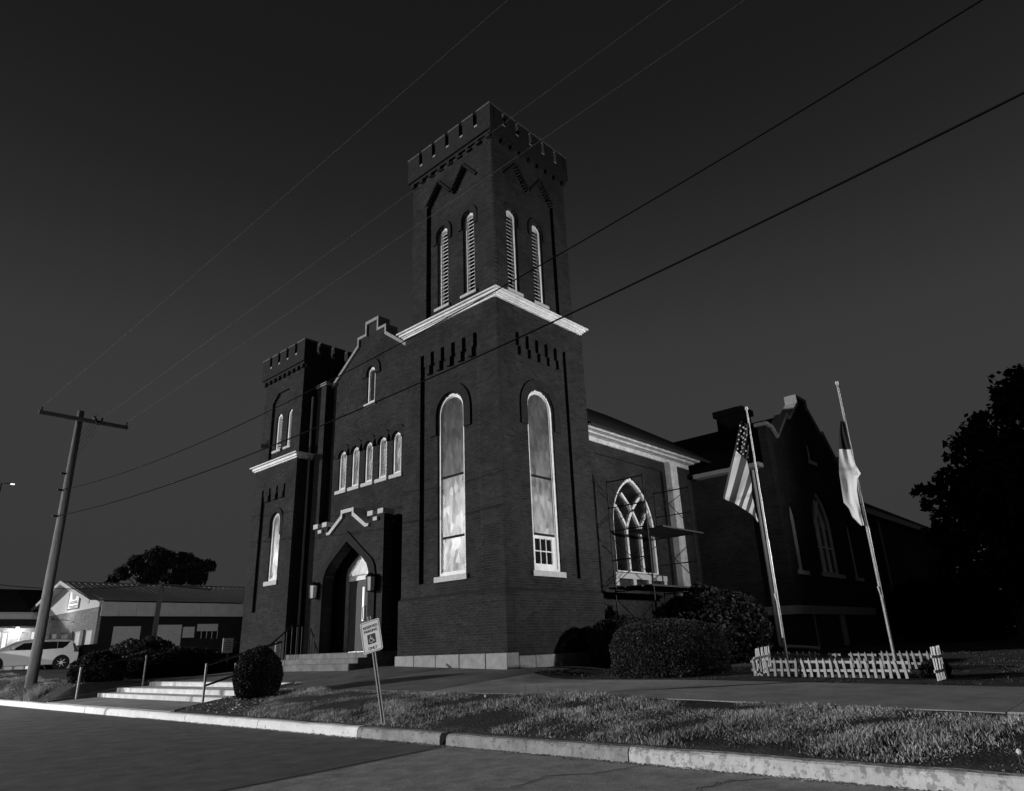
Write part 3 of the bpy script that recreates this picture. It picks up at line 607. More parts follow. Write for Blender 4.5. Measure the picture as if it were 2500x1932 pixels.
mb = MB(); mb.v = [(3.97, -.10, 7.62), (15.5, -.10, 7.62), (15.5, YC, 12.15), (1.1, YC, 12.15), (1.1, 4.1, 10.27), (3.97, 4.1, 10.27), (1.1, 14.3, 7.62), (15.5, 14.3, 7.62)]; mb.f = [(0, 1, 2, 3, 4, 5), (3, 2, 7, 6)]; mb.v += [(x, y, z - .1) for x, y, z in mb.v[:8]]; mb.f += [(8, 9, 10, 11, 12, 13), (11, 10, 15, 14), (0, 1, 9, 8)]; mb.build('nave_roof', 'roof', CP)
mb = MB(); mb.box((1.15, 12.9, .75), (15.4, 13.1, 7.9)); mb.box((4.0, .72, 7.0), (11, .9, 7.9)); mb.build('rear_wall', 'brickplain', CP)
# ---- transept
XT, YT, XC = 11.0, -2.68, 14.97
tg = [(XT, .7), (XT, 8.35), (XT + .5, 8.3), (XT + .86, 8.0), (13.1, 9.1), (13.36, 9.03), (14.4, 9.83), (14.52, 9.83), (14.52, 10.2), (15.42, 10.2), (15.42, 9.83), (15.54, 9.83), (16.58, 9.03), (16.84, 9.1), (18.95 - .86, 8.0), (18.45, 8.3), (18.95, 8.35), (18.95, .7)]
TWN = lancet(15.05, 2.05, 3.32, 5.0, 6.5); L1 = lancet(12.15, .62, 3.3, 5.0, 5.75); L2 = lancet(17.95, .62, 3.3, 5.0, 5.75); SM = lancet(15.05, .5, 7.65, 8.2, 8.5)
brickwall('transept_wall', FY(YT), [tg, TWN, L1, L2, SM], .3, CP)
brickwall('transept_wall', FX(XT), [rect(YT + .3, .6, .7, 6.95)], .3, CP)
tl = [(XT - .02, 8.35), (XT + .5, 8.3), (XT + .86, 8.0), (13.1, 9.1), (13.36, 9.03), (14.4, 9.83), (14.52, 9.85), (14.52, 10.2), (15.42, 10.2), (15.42, 9.85), (15.54, 9.83), (16.58, 9.03), (16.84, 9.1), (18.09, 8.0), (18.45, 8.3), (18.97, 8.35)]
tu = [(XT - .04, 8.47), (XT + .54, 8.42), (XT + .88, 8.13), (13.08, 9.25), (13.36, 9.17), (14.36, 9.95), (14.42, 9.97), (14.42, 10.32), (15.52, 10.32), (15.52, 9.97), (15.58, 9.95), (16.58, 9.17), (16.86, 9.25), (18.07, 8.13), (18.41, 8.42), (18.99, 8.47)]
mb = MB(); mb.ring(tl, tu, FY(YT), -.08, .4, closed=False); mb.build('gable_coping', 'coping', CP)
mb = MB(); mb.prism(rect(XT, 18.95, 1.86, 2.14), FY(YT), -.09, -.003); mb.box((XT - .09, YT - .09, 1.86), (XT - .003, .3, 2.14)); mb.build('belt_course', 'coping', CP)
for c, w, z0, zs, zt, mull in ((15.05, 2.05, 3.32, 5.0, 6.5, True), (12.15, .62, 3.3, 5.0, 5.75, False), (17.95, .62, 3.3, 5.0, 5.75, False), (15.05, .5, 7.65, 8.2, 8.5, False)):
    fr = MB(); fr.ring(lancet(c, w - .16, z0 + .08, zs, zt - .12), lancet(c, w, z0, zs, zt), FY(YT), .12, .22); tw = fr.build('transept_window', 'trim', CP)
    mb = MB(); mb.prism(lancet(c, w - .1, z0 + .05, zs, zt - .08), FY(YT), .2, .205); mb.build('pane', 'glassdark', tw)
    mb = MB(); mb.prism(rect(c - w / 2 - .15, c + w / 2 + .15, z0 - .14, z0 - .003), FY(YT), -.06, .2); mb.build('sill', 'sill', tw)
    if mull:
        for u in (c - .34, c + .34):
            for q in (0, .12): mb = MB(); mb.prism(rect(u - .045 + q - .06, u + .045 + q - .06, z0 + .08, 5.3), FY(YT), .14, .19); mb.build('mullion', 'trim', tw)
        mb = MB(); mb.prism(rect(c - .95, c + .95, 4.28, 4.34), FY(YT), .135, .19); mb.build('rail', 'trim', tw)
        for s in (-1, 1):
            mb = MB(); mb.bar((c + s * .34, YT + .165, 5.28), (c - s * .2, YT + .165, 6.1), .08, .05, (0, 1, 0)); mb.build('tracery_bar', 'trim', tw)
            mb = MB(); mb.prism([(c + s * .05, 5.1), (c + s * .9, 5.05), (c + s * .55, 5.7), (c + s * .05, 6.3)], FY(YT), .196, .199); mb.build('pane', 'panel', tw)
for u0, u1, z0, z1 in ((14.85, 15.35, .8, 1.855), (12.35, 12.43, .75, 1.855)): mb = MB(); mb.prism(rect(u0, u1, z0, z1), FY(YT), -.04, -.003); mb.build('basement_frame', 'coping', CP)
mb = MB(); mb.v = [(XT - .35, YT + .4, 6.95), (XT - .35, 3.5, 6.95), (XC, 9.5, 9.75), (XC, YT + .4, 9.75), (19.3, YT + .4, 6.95), (19.3, 9.5, 6.95)]; mb.f = [(0, 1, 2, 3), (3, 2, 5, 4)]; mb.build('transept_roof', 'roof', CP)
mb = MB(); mb.box((XT - .38, YT + .3, 6.84), (XT - .003, .2, 6.99)); mb.build('eave_gutter', 'sidingdim', CP)
mb = MB(); mb.tube([(XT - .1, -2.0, 6.8), (XT - .1, -2.0, 1.05), (XT - .16, -2.05, .9), (XT - 1.1, -3.6, .82)], .055); mb.build('downspout', 'siding', CP)
ch_ = empty('chimney_dummy', (0, 0, 0)); bpy.data.objects.remove(ch_)
mb = MB(); mb.box((13.6, -.75, 7.9), (14.5, .35, 9.9)); mb.box((13.5, -.85, 9.9), (14.6, .45, 10.15)); mb.build('chimney', 'brickplain', CP)
mb = MB(); mb.box((18.6, YT + .35, .7), (18.9, 9, 6.9)); mb.build('rear_wall', 'brickplain', CP)
# ---- rear wing beyond the transept
rw = empty('rear_wing', (24, -1.5, .8), 'dark low rear wing with pale eave board and downspout behind the transept', 'building')
mb = MB(); mb.box((19.1, -1.5, .7), (42, 8, 6.7)); mb.build('wall', 'brickplain', rw)
mb = MB(); mb.box((19.1, -1.85, 6.702), (42, -1.4, 7.0)); mb.build('eave_board', 'sidingdim', rw)
mb = MB(); mb.v = [(19.1, -1.9, 7.003), (42, -1.9, 7.003), (38, 3.2, 10.2), (19.1, 3.2, 10.2), (19.1, 8.2, 7.003), (42, 8.2, 7.003)]; mb.f = [(0, 1, 2, 3), (3, 2, 5, 4), (1, 5, 2), (0, 3, 4)]; mb.build('roof', 'roof', rw)
mb = MB(); mb.tube([(26.3, -1.58, 6.7), (26.3, -1.58, 1.1)], .07); mb.build('downspout', 'sidingdim', rw)

# ================================================================= ASSUMED AND ADDED LAMPS OUT OF VIEW
def assumed_floodlight(loc, aim, power, cone, blend, label):
    L = empty('assumed_floodlight', (loc[0], loc[1], hz(loc[0], loc[1])), label, 'assumed_floodlight'); g0 = hz(loc[0], loc[1]); p = Vector(loc); d = (Vector(aim) - p).normalized()
    mb = MB(); mb.tube([(loc[0], loc[1], g0 - .2), (loc[0], loc[1], loc[2] - .15)], .05); mb.build('post', 'galv', L)
    mb = MB(); mb.bar(p - d * .3, p - d * .06, .42, .34); mb.build('housing', 'iron', L)
    mb = MB(); mb.bar(p - d * .058, p - d * .05, .36, .28); mb.build('lens', 'lens', L)
    mb = MB(); mb.bar(p - d * .2, (loc[0], loc[1], loc[2] - .2), .06); mb.build('bracket', 'galv', L)
    ld = bpy.data.lights.new('assumed_flood_beam', 'SPOT'); ld.energy = power; ld.spot_size = R(cone); ld.spot_blend = blend; ld.shadow_soft_size = .2
    o = bpy.data.objects.new('assumed_flood_beam', ld); COL.objects.link(o); o.parent = L; o.location = p - Vector(L['org']); o.rotation_euler = d.to_track_quat('-Z', 'Y').to_euler()
assumed_floodlight((5.2, -12.4, 4.0), (3.0, 0, 8.0), 6400, 104, 1.0, 'assumed unseen flood lamp on a short steel post on the lawn aimed up at the brick tower')  # assumed lamp out of view, put in to light the right face of the tower

wl = empty('wall_light', (1.5, Y1, 5.6), 'added unseen wall light on the stair tower brightening the shop lot', 'wall light')  # unseen lamp added to light the van and shop front
mb = MB(); mb.box((1.3, Y1 + .01, 5.45), (1.7, Y1 + .16, 5.75)); mb.build('housing', 'iron', wl)
mb = MB(); mb.box((1.34, Y1 + .162, 5.48), (1.66, Y1 + .17, 5.62)); mb.build('lens', 'lens', wl)
ld = bpy.data.lights.new('added_wall_beam', 'SPOT'); ld.energy = 3600; ld.spot_size = R(70); ld.spot_blend = .6; ld.shadow_soft_size = .08
o_ = bpy.data.objects.new('added_wall_beam', ld); COL.objects.link(o_); o_.parent = wl; o_.location = (0, .25, -.05); o_.rotation_euler = (Vector((-1.0, 20, -1.0))).to_track_quat('-Z', 'Y').to_euler()

# unseen post lamp added across the street to brighten kerb and steps
LX, LY = -13.4, 14.5
pl_ = empty('added_post_lamp', (LX, LY, 0), 'added unseen globe post lamp on the far side of the street opposite the entrance steps', 'street lamp')
mb = MB(); mb.tube([(LX, LY, -.1), (LX, LY, .5), (LX, LY, 2.45)], [.09, .06, .045], 10); mb.build('post', 'iron', pl_)
mb = MB(); mb.tube([(LX, LY, 2.44), (LX, LY, 2.5)], .12, 10); mb.tube([(LX, LY, 2.93), (LX, LY, 3.0), (LX, LY, 3.08)], [.2, .14, .02], 10); mb.build('collar', 'iron', pl_)
mb = MB(); mb.grid([[(LX + .2 * math.sin(math.pi * j / 8) * math.cos(2 * math.pi * i / 14), LY + .2 * math.sin(math.pi * j / 8) * math.sin(2 * math.pi * i / 14), 2.72 + .2 * math.cos(math.pi * j / 8)) for j in range(9)] for i in range(15)]); mb.build('globe', 'bulb', pl_, True)
lamp('added_post_lamp', (LX + .26, LY - .2, 2.72), 1500, pl_, .1)

# ================================================================= PLANTS
def leafcloud(n, pts_fn, size, tone_fn=None, flat=0.0):
    P = pts_fn(n); n = len(P)
    a = rng.normal(size=(n, 3)); a /= np.linalg.norm(a, axis=1)[:, None]; b = rng.normal(size=(n, 3)); b -= (a * b).sum(1)[:, None] * a; b /= np.linalg.norm(b, axis=1)[:, None]
    s = size * rng.uniform(.6, 1.4, n)[:, None]
    V = np.stack([P - a * s, P + b * s * .55, P + a * s, P - b * s * .55], 1).reshape(-1, 3)
    T = rng.uniform(0, 1, n) if tone_fn is None else tone_fn(P)
    return V, T
def leafobj(name, V, T, m, parent=None):
    n = len(V) // 4; off = np.array(parent['org']) if parent else 0
    me = bpy.data.meshes.new(name); me.vertices.add(len(V)); me.vertices.foreach_set('co', (V - off).astype(np.float32).ravel())
    me.loops.add(len(V)); me.loops.foreach_set('vertex_index', np.arange(len(V), dtype=np.int32)); me.polygons.add(n)
    me.polygons.foreach_set('loop_start', np.arange(0, 4 * n, 4, dtype=np.int32)); me.update(calc_edges=True); tonemesh(me, T); me.materials.append(M[m])
    o = bpy.data.objects.new(name, me); COL.objects.link(o)
    if parent: o.parent = parent; o['org'] = parent['org']
    return o
def ell(c, r, shell=.82, lump=.08, box=2.0):
    c = np.array(c); r = np.array(r); ph = rng.uniform(0, 6, 6)
    def f(n):
        d = rng.normal(size=(n, 3)); d /= np.linalg.norm(d, axis=1)[:, None]
        d /= (np.abs(d) ** box).sum(1)[:, None] ** (1 / box)
        rad = (shell + (1 - shell) * rng.uniform(0, 1, n) ** .5) * (1 + lump * (np.sin(d[:, 0] * 5 + ph[0]) * np.sin(d[:, 1] * 6 + ph[1]) + .6 * np.sin(d[:, 2] * 9 + ph[2]) * np.sin(d[:, 0] * 11 + ph[3])))
        return c + d * r * rad[:, None]
    return f
def shrub(name, c, r, n, size, m, label, ground, group=None, lump=.08, box=2.0):
    s = empty(name, (c[0], c[1], ground), label, 'shrub', group)
    f = ell(c, r, .8, lump, box)
    def g(k): P = f(k); return P[P[:, 2] > ground - .03]
    V, T = leafcloud(n, g, size); leafobj('foliage', V, T, m, s)
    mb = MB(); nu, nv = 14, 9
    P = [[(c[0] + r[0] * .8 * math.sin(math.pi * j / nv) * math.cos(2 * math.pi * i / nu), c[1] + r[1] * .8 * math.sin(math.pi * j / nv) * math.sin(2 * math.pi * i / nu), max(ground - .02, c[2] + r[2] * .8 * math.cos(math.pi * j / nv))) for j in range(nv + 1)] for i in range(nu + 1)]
    mb.grid(P); mb.build('dark_core', 'core', s, True)  # solid dark core added to block sight through the leaves
    return s
def treecrown(clumps, n, size):
    A, B = [], []; tot = sum(r[0] * r[1] * r[2] for _, r in clumps)
    for c, r in clumps:
        V, T = leafcloud(int(n * r[0] * r[1] * r[2] / tot) + 20, ell(c, r, .35, .18), size); A.append(V); B.append(T)
    return np.concatenate(A), np.concatenate(B)
def tree(name, base, height, clumps, n, size, m, label, trunk=.25):
    t = empty(name, base, label, 'tree'); b = Vector(base); mb = MB()
    top = b + Vector((.3, .2, height * .55)); mb.tube([b - Vector((0, 0, .3)), b + Vector((.05, 0, height * .25)), top], [trunk * 1.2, trunk, trunk * .55], 10)
    for c, r in clumps[:12]: mid = (Vector(c) + top) / 2 + Vector((0, 0, -.3)); mb.tube([b + (top - b) * random.uniform(.6, .98), mid, c], [trunk * .45, trunk * .28, .03], 6)
    mb.build('trunk', 'wood', t); V, T = treecrown(clumps, n, size); leafobj('crown', V, T, m, t); return t
shrub('clipped_shrub', (-4.42, 3.52, .80), (.53, .53, .62), 26000, .02, 'leafdark', 'egg-shaped clipped shrub in the mulch bed beside the entrance steps', .3, 'clipped shrubs', .03)
h2 = at(1530, 1600, 1, -1.35)
shrub('clipped_shrub', (1.05, -3.75, .93), (1.12, 1.2, .70), 52000, .022, 'leaf', 'large rounded clipped shrub at the sidewalk edge right of the tower', .52, 'clipped shrubs', .045, 2.7)
shrub('clipped_shrub', (h2.x, -1.35, 1.06), (.95, .85, .78), 30000, .022, 'leaf', 'smaller rounded clipped shrub squeezed between the tower and the larger one', .56, 'clipped shrubs', .045, 2.6)
shrub('broadleaf_bush', (5.0, -2.75, 1.42), (1.35, 1.35, 1.08), 14000, .06, 'leafdark', 'loose broad-leaved bush in front of the nave scaffold', .62, None, .14)
for (c, r, lab) in (((-1.2, 15.7, 1.0), (2.2, .8, .62), 'long dark hedge behind the walkway left of the stair tower'), ((-4.2, 14.5, .95), (.75, .7, .6), 'dark spreading bush beside the left handrail of the steps'), ((-1.3, 18.3, 1.1), (1.5, 1.0, .98), 'taller dark bush behind the long hedge'), ((2.0, 16.4, 1.0), (2.0, .9, .8), 'dark hedge end close to the stair tower')):
    shrub('hedge', c, r, 9000, .05, 'leafdark', lab, hz(c[0], c[1]), 'dark hedges left of the church', .10)
def clump_field(c, spread, n, rr):
    return [(tuple(Vector(c) + Vector((random.gauss(0, spread[0]), random.gauss(0, spread[1]), random.gauss(0, spread[2])))), tuple(random.uniform(.6, 1.3) * q for q in rr)) for _ in range(n)]
def far_clumps(pxs, dep, rad):
    out = []
    for px, py, s in pxs: p = CAM + ray(px, py) * dep; out.append((tuple(p), (rad * s, rad * s, rad * s * .8)))
    return out
tp = [(2330, 1190, .8), (2290, 1230, .6), (2260, 1200, .35), (2380, 1100, 1), (2420, 1050, .9), (2470, 980, .8), (2520, 960, 1.3), (2450, 1130, 1.2), (2540, 1100, 1.5), (2400, 1200, 1.2), (2350, 1290, 1), (2480, 1260, 1.5), (2560, 1250, 1.5), (2300, 1310, .7), (2400, 1350, 1.2), (2520, 1380, 1.4), (2330, 1390, .8), (2440, 1440, 1.0), (2236, 1203, .14), (2252, 1196, .2), (2300, 1165, .3), (2318, 1150, .22), (2345, 1075, .22), (2362, 1050, .3), (2395, 1020, .3), (2440, 960, .3), (2480, 935, .3), (2600, 1150, 1.6), (2640, 1000, 1.6), (2620, 1350, 1.6)]
tb = CAM + ray(2530, 1590) * 25
tree('maple_tree', (tb.x, tb.y, hz(tb.x, tb.y)), 10, far_clumps(tp, 25, 1.0), 26000, .13, 'leafdark', 'large dark leafy tree at the edge of the lawn beside the rear wing', .35)
fp = [(300, 1400, .7), (340, 1378, .9), (385, 1362, 1.0), (420, 1375, .9), (450, 1372, .9), (478, 1385, .8), (508, 1382, .6), (365, 1400, 1.1), (430, 1405, 1.1), (480, 1410, .8), (275, 1415, .5)]
fb = CAM + ray(400, 1600) * 62
tree('round_tree', (fb.x, fb.y, 1.0), 8, far_clumps(fp, 62, 1.1), 9000, .2, 'leafdark', 'dark round-crowned tree behind the gabled shop roof', .3)
dk = [(2260, 1480, .8), (2330, 1500, .9), (2420, 1500, 1), (2500, 1510, 1), (2200, 1520, .6)]
hb = CAM + ray(2350, 1570) * 30
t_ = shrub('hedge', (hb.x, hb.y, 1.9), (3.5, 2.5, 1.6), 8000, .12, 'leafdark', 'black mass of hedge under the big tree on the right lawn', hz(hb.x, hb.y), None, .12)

# grass blades: clumps on the bank and thin turf on the lawn
def blades(n, xr, yr, hmin, hmax, clump=.07, per=14, wid=.008, ok=None):
    k = n // per; cx = rng.uniform(*xr, k); cy = rng.uniform(*yr, k); hgt = rng.uniform(.4, 1, k) * (.6 + .4 * np.sin(cx * 2.3 + cy * 1.9) * np.sin(cy * 1.1))
    x = np.repeat(cx, per) + rng.normal(0, clump, k * per); y = np.repeat(cy, per) + rng.normal(0, clump, k * per); hh = np.repeat(np.clip(hgt, .25, 1), per) * rng.uniform(hmin, hmax, k * per)
    pn = np.sin(x * 2.1 + 1.3 * np.sin(y * 1.3)) * np.sin(y * 1.7 + 1.1 * np.sin(x * 2.9)) + .6 * np.sin(x * 5.3 + y * 3.1) * np.sin(y * 4.7 - x * 1.9); hh = hh * np.clip(.75 + .55 * pn, .22, 1.5)
    q = (x > xr[0]) & (x < xr[1]) & (y > yr[0]) & (y < yr[1]) & (pn + rng.normal(0, .25, len(pn)) > -.5)
    if ok is not None: q &= ok(x, y)
    x, y, hh = x[q], y[q], hh[q]; z = H(x, y) - .012; th = rng.uniform(0, 2 * math.pi, len(x)); lean = rng.uniform(.1, .9, len(x)) * hh; la = rng.uniform(0, 2 * math.pi, len(x))
    wx, wy = np.cos(th) * wid, np.sin(th) * wid
    b0 = np.stack([x - wx, y - wy, z], 1); b1 = np.stack([x + wx, y + wy, z], 1)
    mx, my = x + np.cos(la) * lean * .35, y + np.sin(la) * lean * .35
    m0 = np.stack([mx - wx * .8, my - wy * .8, z + hh * .62], 1); m1 = np.stack([mx + wx * .8, my + wy * .8, z + hh * .62], 1)
    t0 = np.stack([x + np.cos(la) * lean - wx * .1, y + np.sin(la) * lean - wy * .1, z + hh], 1); t1 = t0 + np.stack([wx * .2, wy * .2, wx * 0], 1)
    Q = np.concatenate([np.stack([b0, b1, m1, m0], 1), np.stack([m0, m1, t1, t0], 1)]).reshape(-1, 3)
    t = np.repeat(rng.uniform(0, 1, k), per)[q] * .5 + rng.uniform(0, .35, len(x)) + .28 * pn[q]; t = np.clip(t, 0, 1); return Q, np.concatenate([t, t])
bankok = lambda x, y: x < -3.5 + .05 * np.sin(y * 3) + .04 * np.sin(y * 7.7)
parts = [blades(80000, (-5.76, -3.42), (-9.5, 2.9), .04, .13, .05, 14, .0055, lambda x, y: bankok(x, y) & (y < 1.75 + (x + 5.64) * .8)), blades(46000, (-5.76, -3.42), (-14, -6.5), .04, .13, .05, 14, .0055, bankok)]
Q = np.concatenate([p[0] for p in parts]); T = np.concatenate([p[1] for p in parts])
stuff(leafobj('grass', Q, T, 'grass'), 'ragged clumpy grass on the bank between kerb and sidewalk', 'grass')
Q, T = blades(40000, (-.40, 10.5), (-16, -.9), .03, .08, .09, 14, .009); stuff(leafobj('grass', Q, T, 'lawnblade'), 'short dark lawn around the picket enclosure and shrubs', 'grass')
Q, T = blades(9000, (-5.7, -3.2), (13.7, 30), .05, .14, .1, 14, .01); stuff(leafobj('grass', Q, T, 'grass'), 'thin grass on the bank around the utility pole', 'grass')
for cx, cy, lab in ((-5.6, 16.7, 'pale dry grass tuft at the kerb just below the utility pole'), (-5.6, 15.5, 'wider pale dry grass tuft at the kerb between utility pole and steps'), (-5.6, 19.5, 'pale dry grass tuft at the kerb beyond the utility pole')):
    Q, T = blades(700, (cx - .22, cx + .22), (cy - .35, cy + .35), .25, .5, .12, 20, .008); tag(leafobj('grass_tuft', Q, T, 'drygrass'), lab, 'grass tuft', 'dry grass tufts')
# grit and dead leaves gathered in the gutter, pale grit on the road
V = []; T = []
for k in range(5200):
    if k < 2600: y = random.uniform(-13, 6); x = -5.965 - abs(random.gauss(0, .05)); sz = random.uniform(.006, .022)
    else: y = random.uniform(-14, 12); x = random.uniform(-11.5, -6.1); sz = random.uniform(.003, .010)
    c = np.array([x, y, .007 + sz * .35]); a = random.uniform(0, 6.3); V += [c + np.array([math.cos(a + q) * sz, math.sin(a + q) * sz * .7, random.uniform(-.3, .5) * sz]) for q in (0, 1.57, 3.14, 4.71)]; T.append(random.random())
stuff(leafobj('grit', np.array(V), T, 'drygrass'), 'pale grit and dead leaf scraps along the gutter and road', 'grit')
for pts in (((1250, 1925), (1330, 1895), (1480, 1885), (1600, 1862)), ((120, 1925), (260, 1860), (420, 1835), (520, 1790)), ((1700, 1925), (1790, 1905), (1900, 1900))):
    P_ = [at(px, py, 2, .01) for px, py in pts]; Q_ = []
    for a, b in zip(P_[:-1], P_[1:]): Q_ += [a + (b - a) * (i / 8) + Vector((random.gauss(0, .025), random.gauss(0, .025), 0)) for i in range(8)]
    mb = MB(); mb.grid([[(q.x - .006, q.y - .008, .0095), (q.x + .006, q.y + .008, .0095)] for q in Q_]); struct(mb.build('road_crack', 'seam'))
# mulch chips in the bed
mb = MB(); V = []; T = []
for _ in range(900):
    x, y = random.uniform(-5.7, -3.5), random.uniform(1.7, 4.45)
    if y < 1.75 + (x + 5.64) * .8: continue
    z = hz(x, y) + .01; V += [np.array([x, y, z]) + rng.normal(0, .022, 3) * (1, 1, .5) for _ in range(4)]; T.append(random.random())
stuff(leafobj('mulch', np.array(V), T, 'grass'), 'dark mulch with pale chips in the bed beside the steps', 'mulch')
def dandelion(x, y, h, k):
    d = empty('seed_stalk', (x, y, hz(x, y)), ('pale thin seed stalk standing in the bank grass', 'white dandelion seed head in the bank grass ' + ('near the parking sign' if y > -6 else 'by the flaking painted kerb'))[k], 'weed', ('bare seed stalks', 'dandelion heads')[k])
    z = hz(x, y); mb = MB(); mb.tube([(x, y, z - .02), (x + .01, y + .01, z + h * .6), (x - .005, y + .02, z + h)], .0035, 5); mb.build('stalk', 'drygrass', d)
    if k:
        mb = MB(); nu, nv, r = 8, 5, .022; mb.grid([[(x - .005 + r * math.sin(math.pi * j / nv) * math.cos(2 * math.pi * i / nu), y + .02 + r * math.sin(math.pi * j / nv) * math.sin(2 * math.pi * i / nu), z + h + r * math.cos(math.pi * j / nv)) for j in range(nv + 1)] for i in range(nu + 1)]); mb.build('seed_head', 'flagwhite', d)
for px, py, h, k in ((1427, 1690, .28, 0), (1190, 1742, .2, 1), (1225, 1740, .16, 0), (1283, 1690, .14, 0), (1314, 1698, .16, 0), (1448, 1800, .2, 0), (1820, 1825, .2, 0), (2442, 1870, .12, 1), (2485, 1835, .3, 0)):
    p = at(px, py, 2, .3); 
    for _ in range(4): p = at(px, py, 2, hz(p.x, p.y))
    dandelion(max(p.x, -5.7), p.y, h, k)

# ================================================================= SIGN
SB = Vector((-5.70, -2.80, .15)); lean = R(16)
sg = empty('parking_sign', tuple(SB), 'leaning white reserved parking sign with wheelchair symbol on a steel post', 'sign')
up = Vector((0, math.sin(lean), math.cos(lean))); sd = Vector((0, -math.cos(lean), math.sin(lean)))      # along the post / to the right of the face
yawv = R(25); nrm = Vector((-1, 0, 0)); Rz = Matrix.Rotation(yawv, 3, up); sd = Rz @ sd; nrm = Rz @ nrm
def sp(a, b, d=0): return SB + up * b + sd * a + nrm * d
mb = MB()
for a0, a1, d0, d1 in ((-.032, -.014, .0, .012), (.014, .032, .0, .012), (-.016, .016, -.03, -.02), (-.018, -.012, -.03, .0), (.012, .018, -.03, .0)):
    mb.hexa([sp(a0, -.3, d0), sp(a1, -.3, d0), sp(a1, -.3, d1), sp(a0, -.3, d1), sp(a0, 1.66, d0), sp(a1, 1.66, d0), sp(a1, 1.66, d1), sp(a0, 1.66, d1)])
mb.build('post', 'galv', sg)
def rrect(w, h, r, n=5):
    out = []
    for cx, cy, a0 in ((w / 2 - r, h / 2 - r, 0), (-w / 2 + r, h / 2 - r, 90), (-w / 2 + r, -h / 2 + r, 180), (w / 2 - r, -h / 2 + r, 270)):
        out += [(cx + r * math.cos(R(a0 + 90 * i / n)), cy + r * math.sin(R(a0 + 90 * i / n))) for i in range(n + 1)]
    return out
zc = 1.34; to = lambda u, z, d: sp(u, zc + z, .014 + d)
mb = MB(); mb.prism(rrect(.345, .49, .03), to, 0, .004); plate = mb.build('plate', 'signwhite', sg)
mb = MB(); mb.ring(rrect(.306, .450, .02), rrect(.318, .462, .024), to, .0045, .0055); mb.build('border', 'signink', plate)
def text3(s, size, u, z, to, m, parent, name='lettering'):
    c = bpy.data.curves.new('t', 'FONT'); c.body = s; c.space_character = .95; c.size = size; c.align_x = 'CENTER'; c.offset = size * .02
    o = bpy.data.objects.new('t', c); COL.objects.link(o); dg = bpy.context.evaluated_depsgraph_get(); me = o.evaluated_get(dg).to_mesh()
    mb = MB(); mb.v = [tuple(to(u + v.co.x, z + v.co.y, .006)) for v in me.vertices]; mb.f = [tuple(p.vertices) for p in me.polygons]
    bpy.data.objects.remove(o); return mb.build(name, m, parent)
text3('RESERVED', 0.060, 0, 0.132, to, 'signink', plate); text3('PARKING', 0.060, 0, 0.068, to, 'signink', plate); text3('ONLY', 0.060, 0, -0.200, to, 'signink', plate)
mb = MB(); mb.prism(rrect(.145, .15, .012), lambda u, z, d: to(u, z - .04, d), .0045, .0055); mb.build('symbol_field', 'signink', plate)
def flatline(pts, w, o=(0, -.04)):
    mb = MB()
    for (a, b), (c, d) in zip(pts[:-1], pts[1:]):
        L = math.hypot(c - a, d - b) or 1e-6; nx, ny = -(d - b) / L * w / 2, (c - a) / L * w / 2; ex, ey = (c - a) / L * w * .3, (d - b) / L * w * .3; n = len(mb.v)
        mb.v += [tuple(to(q[0] + o[0], q[1] + o[1], .0065)) for q in ((a + nx - ex, b + ny - ey), (a - nx - ex, b - ny - ey), (c - nx + ex, d - ny + ey), (c + nx + ex, d + ny + ey))]; mb.f.append((n, n + 1, n + 2, n + 3))
    return mb.build('symbol', 'signwhite', plate)
flatline([(-.012, .032), (-.008, -.002), (.022, -.006), (.038, -.038), (.05, -.034)], .010)
flatline([(-.009 + .034 * math.cos(R(a)), -.020 + .034 * math.sin(R(a))) for a in range(115, 341, 15)], .009)
flatline([(-.012, .018), (.014, .016)], .008); flatline([(-.014, .048), (-.012, .047)], .017)

# ================================================================= HANDRAILS OF THE ENTRANCE STEPS
def handrail(y, label, far, zt0, zt1, lowrail):
    h = empty('handrail', (-5.05, y, .15), label, 'handrail', None)
    mb = MB(); mb.tube([(-5.06, y, .1), (-5.06, y, 1.10)], .03); mb.build('post', 'galv', h)
    mb = MB(); mb.tube([(far, y, .4), (far, y, zt1 - .01)], .026); mb.build('post', 'galv', h)
    mb = MB(); mb.tube([(-5.03, y, zt0), (far + .15, y, zt1)], .03); mb.build('top_rail', 'iron', h)
    if lowrail: mb = MB(); mb.tube([(-5.03, y, zt0 - .45), (far, y, zt1 - .45)], .024); mb.build('lower_rail', 'iron', h)
handrail(4.71, 'black pipe handrail with pale end post beside the egg-shaped shrub', -3.36, 1.08, 1.53, True)
handrail(13.25, 'black pipe handrail with pale end post at the hedge side of the steps', -3.18, 1.07, 1.45, False)

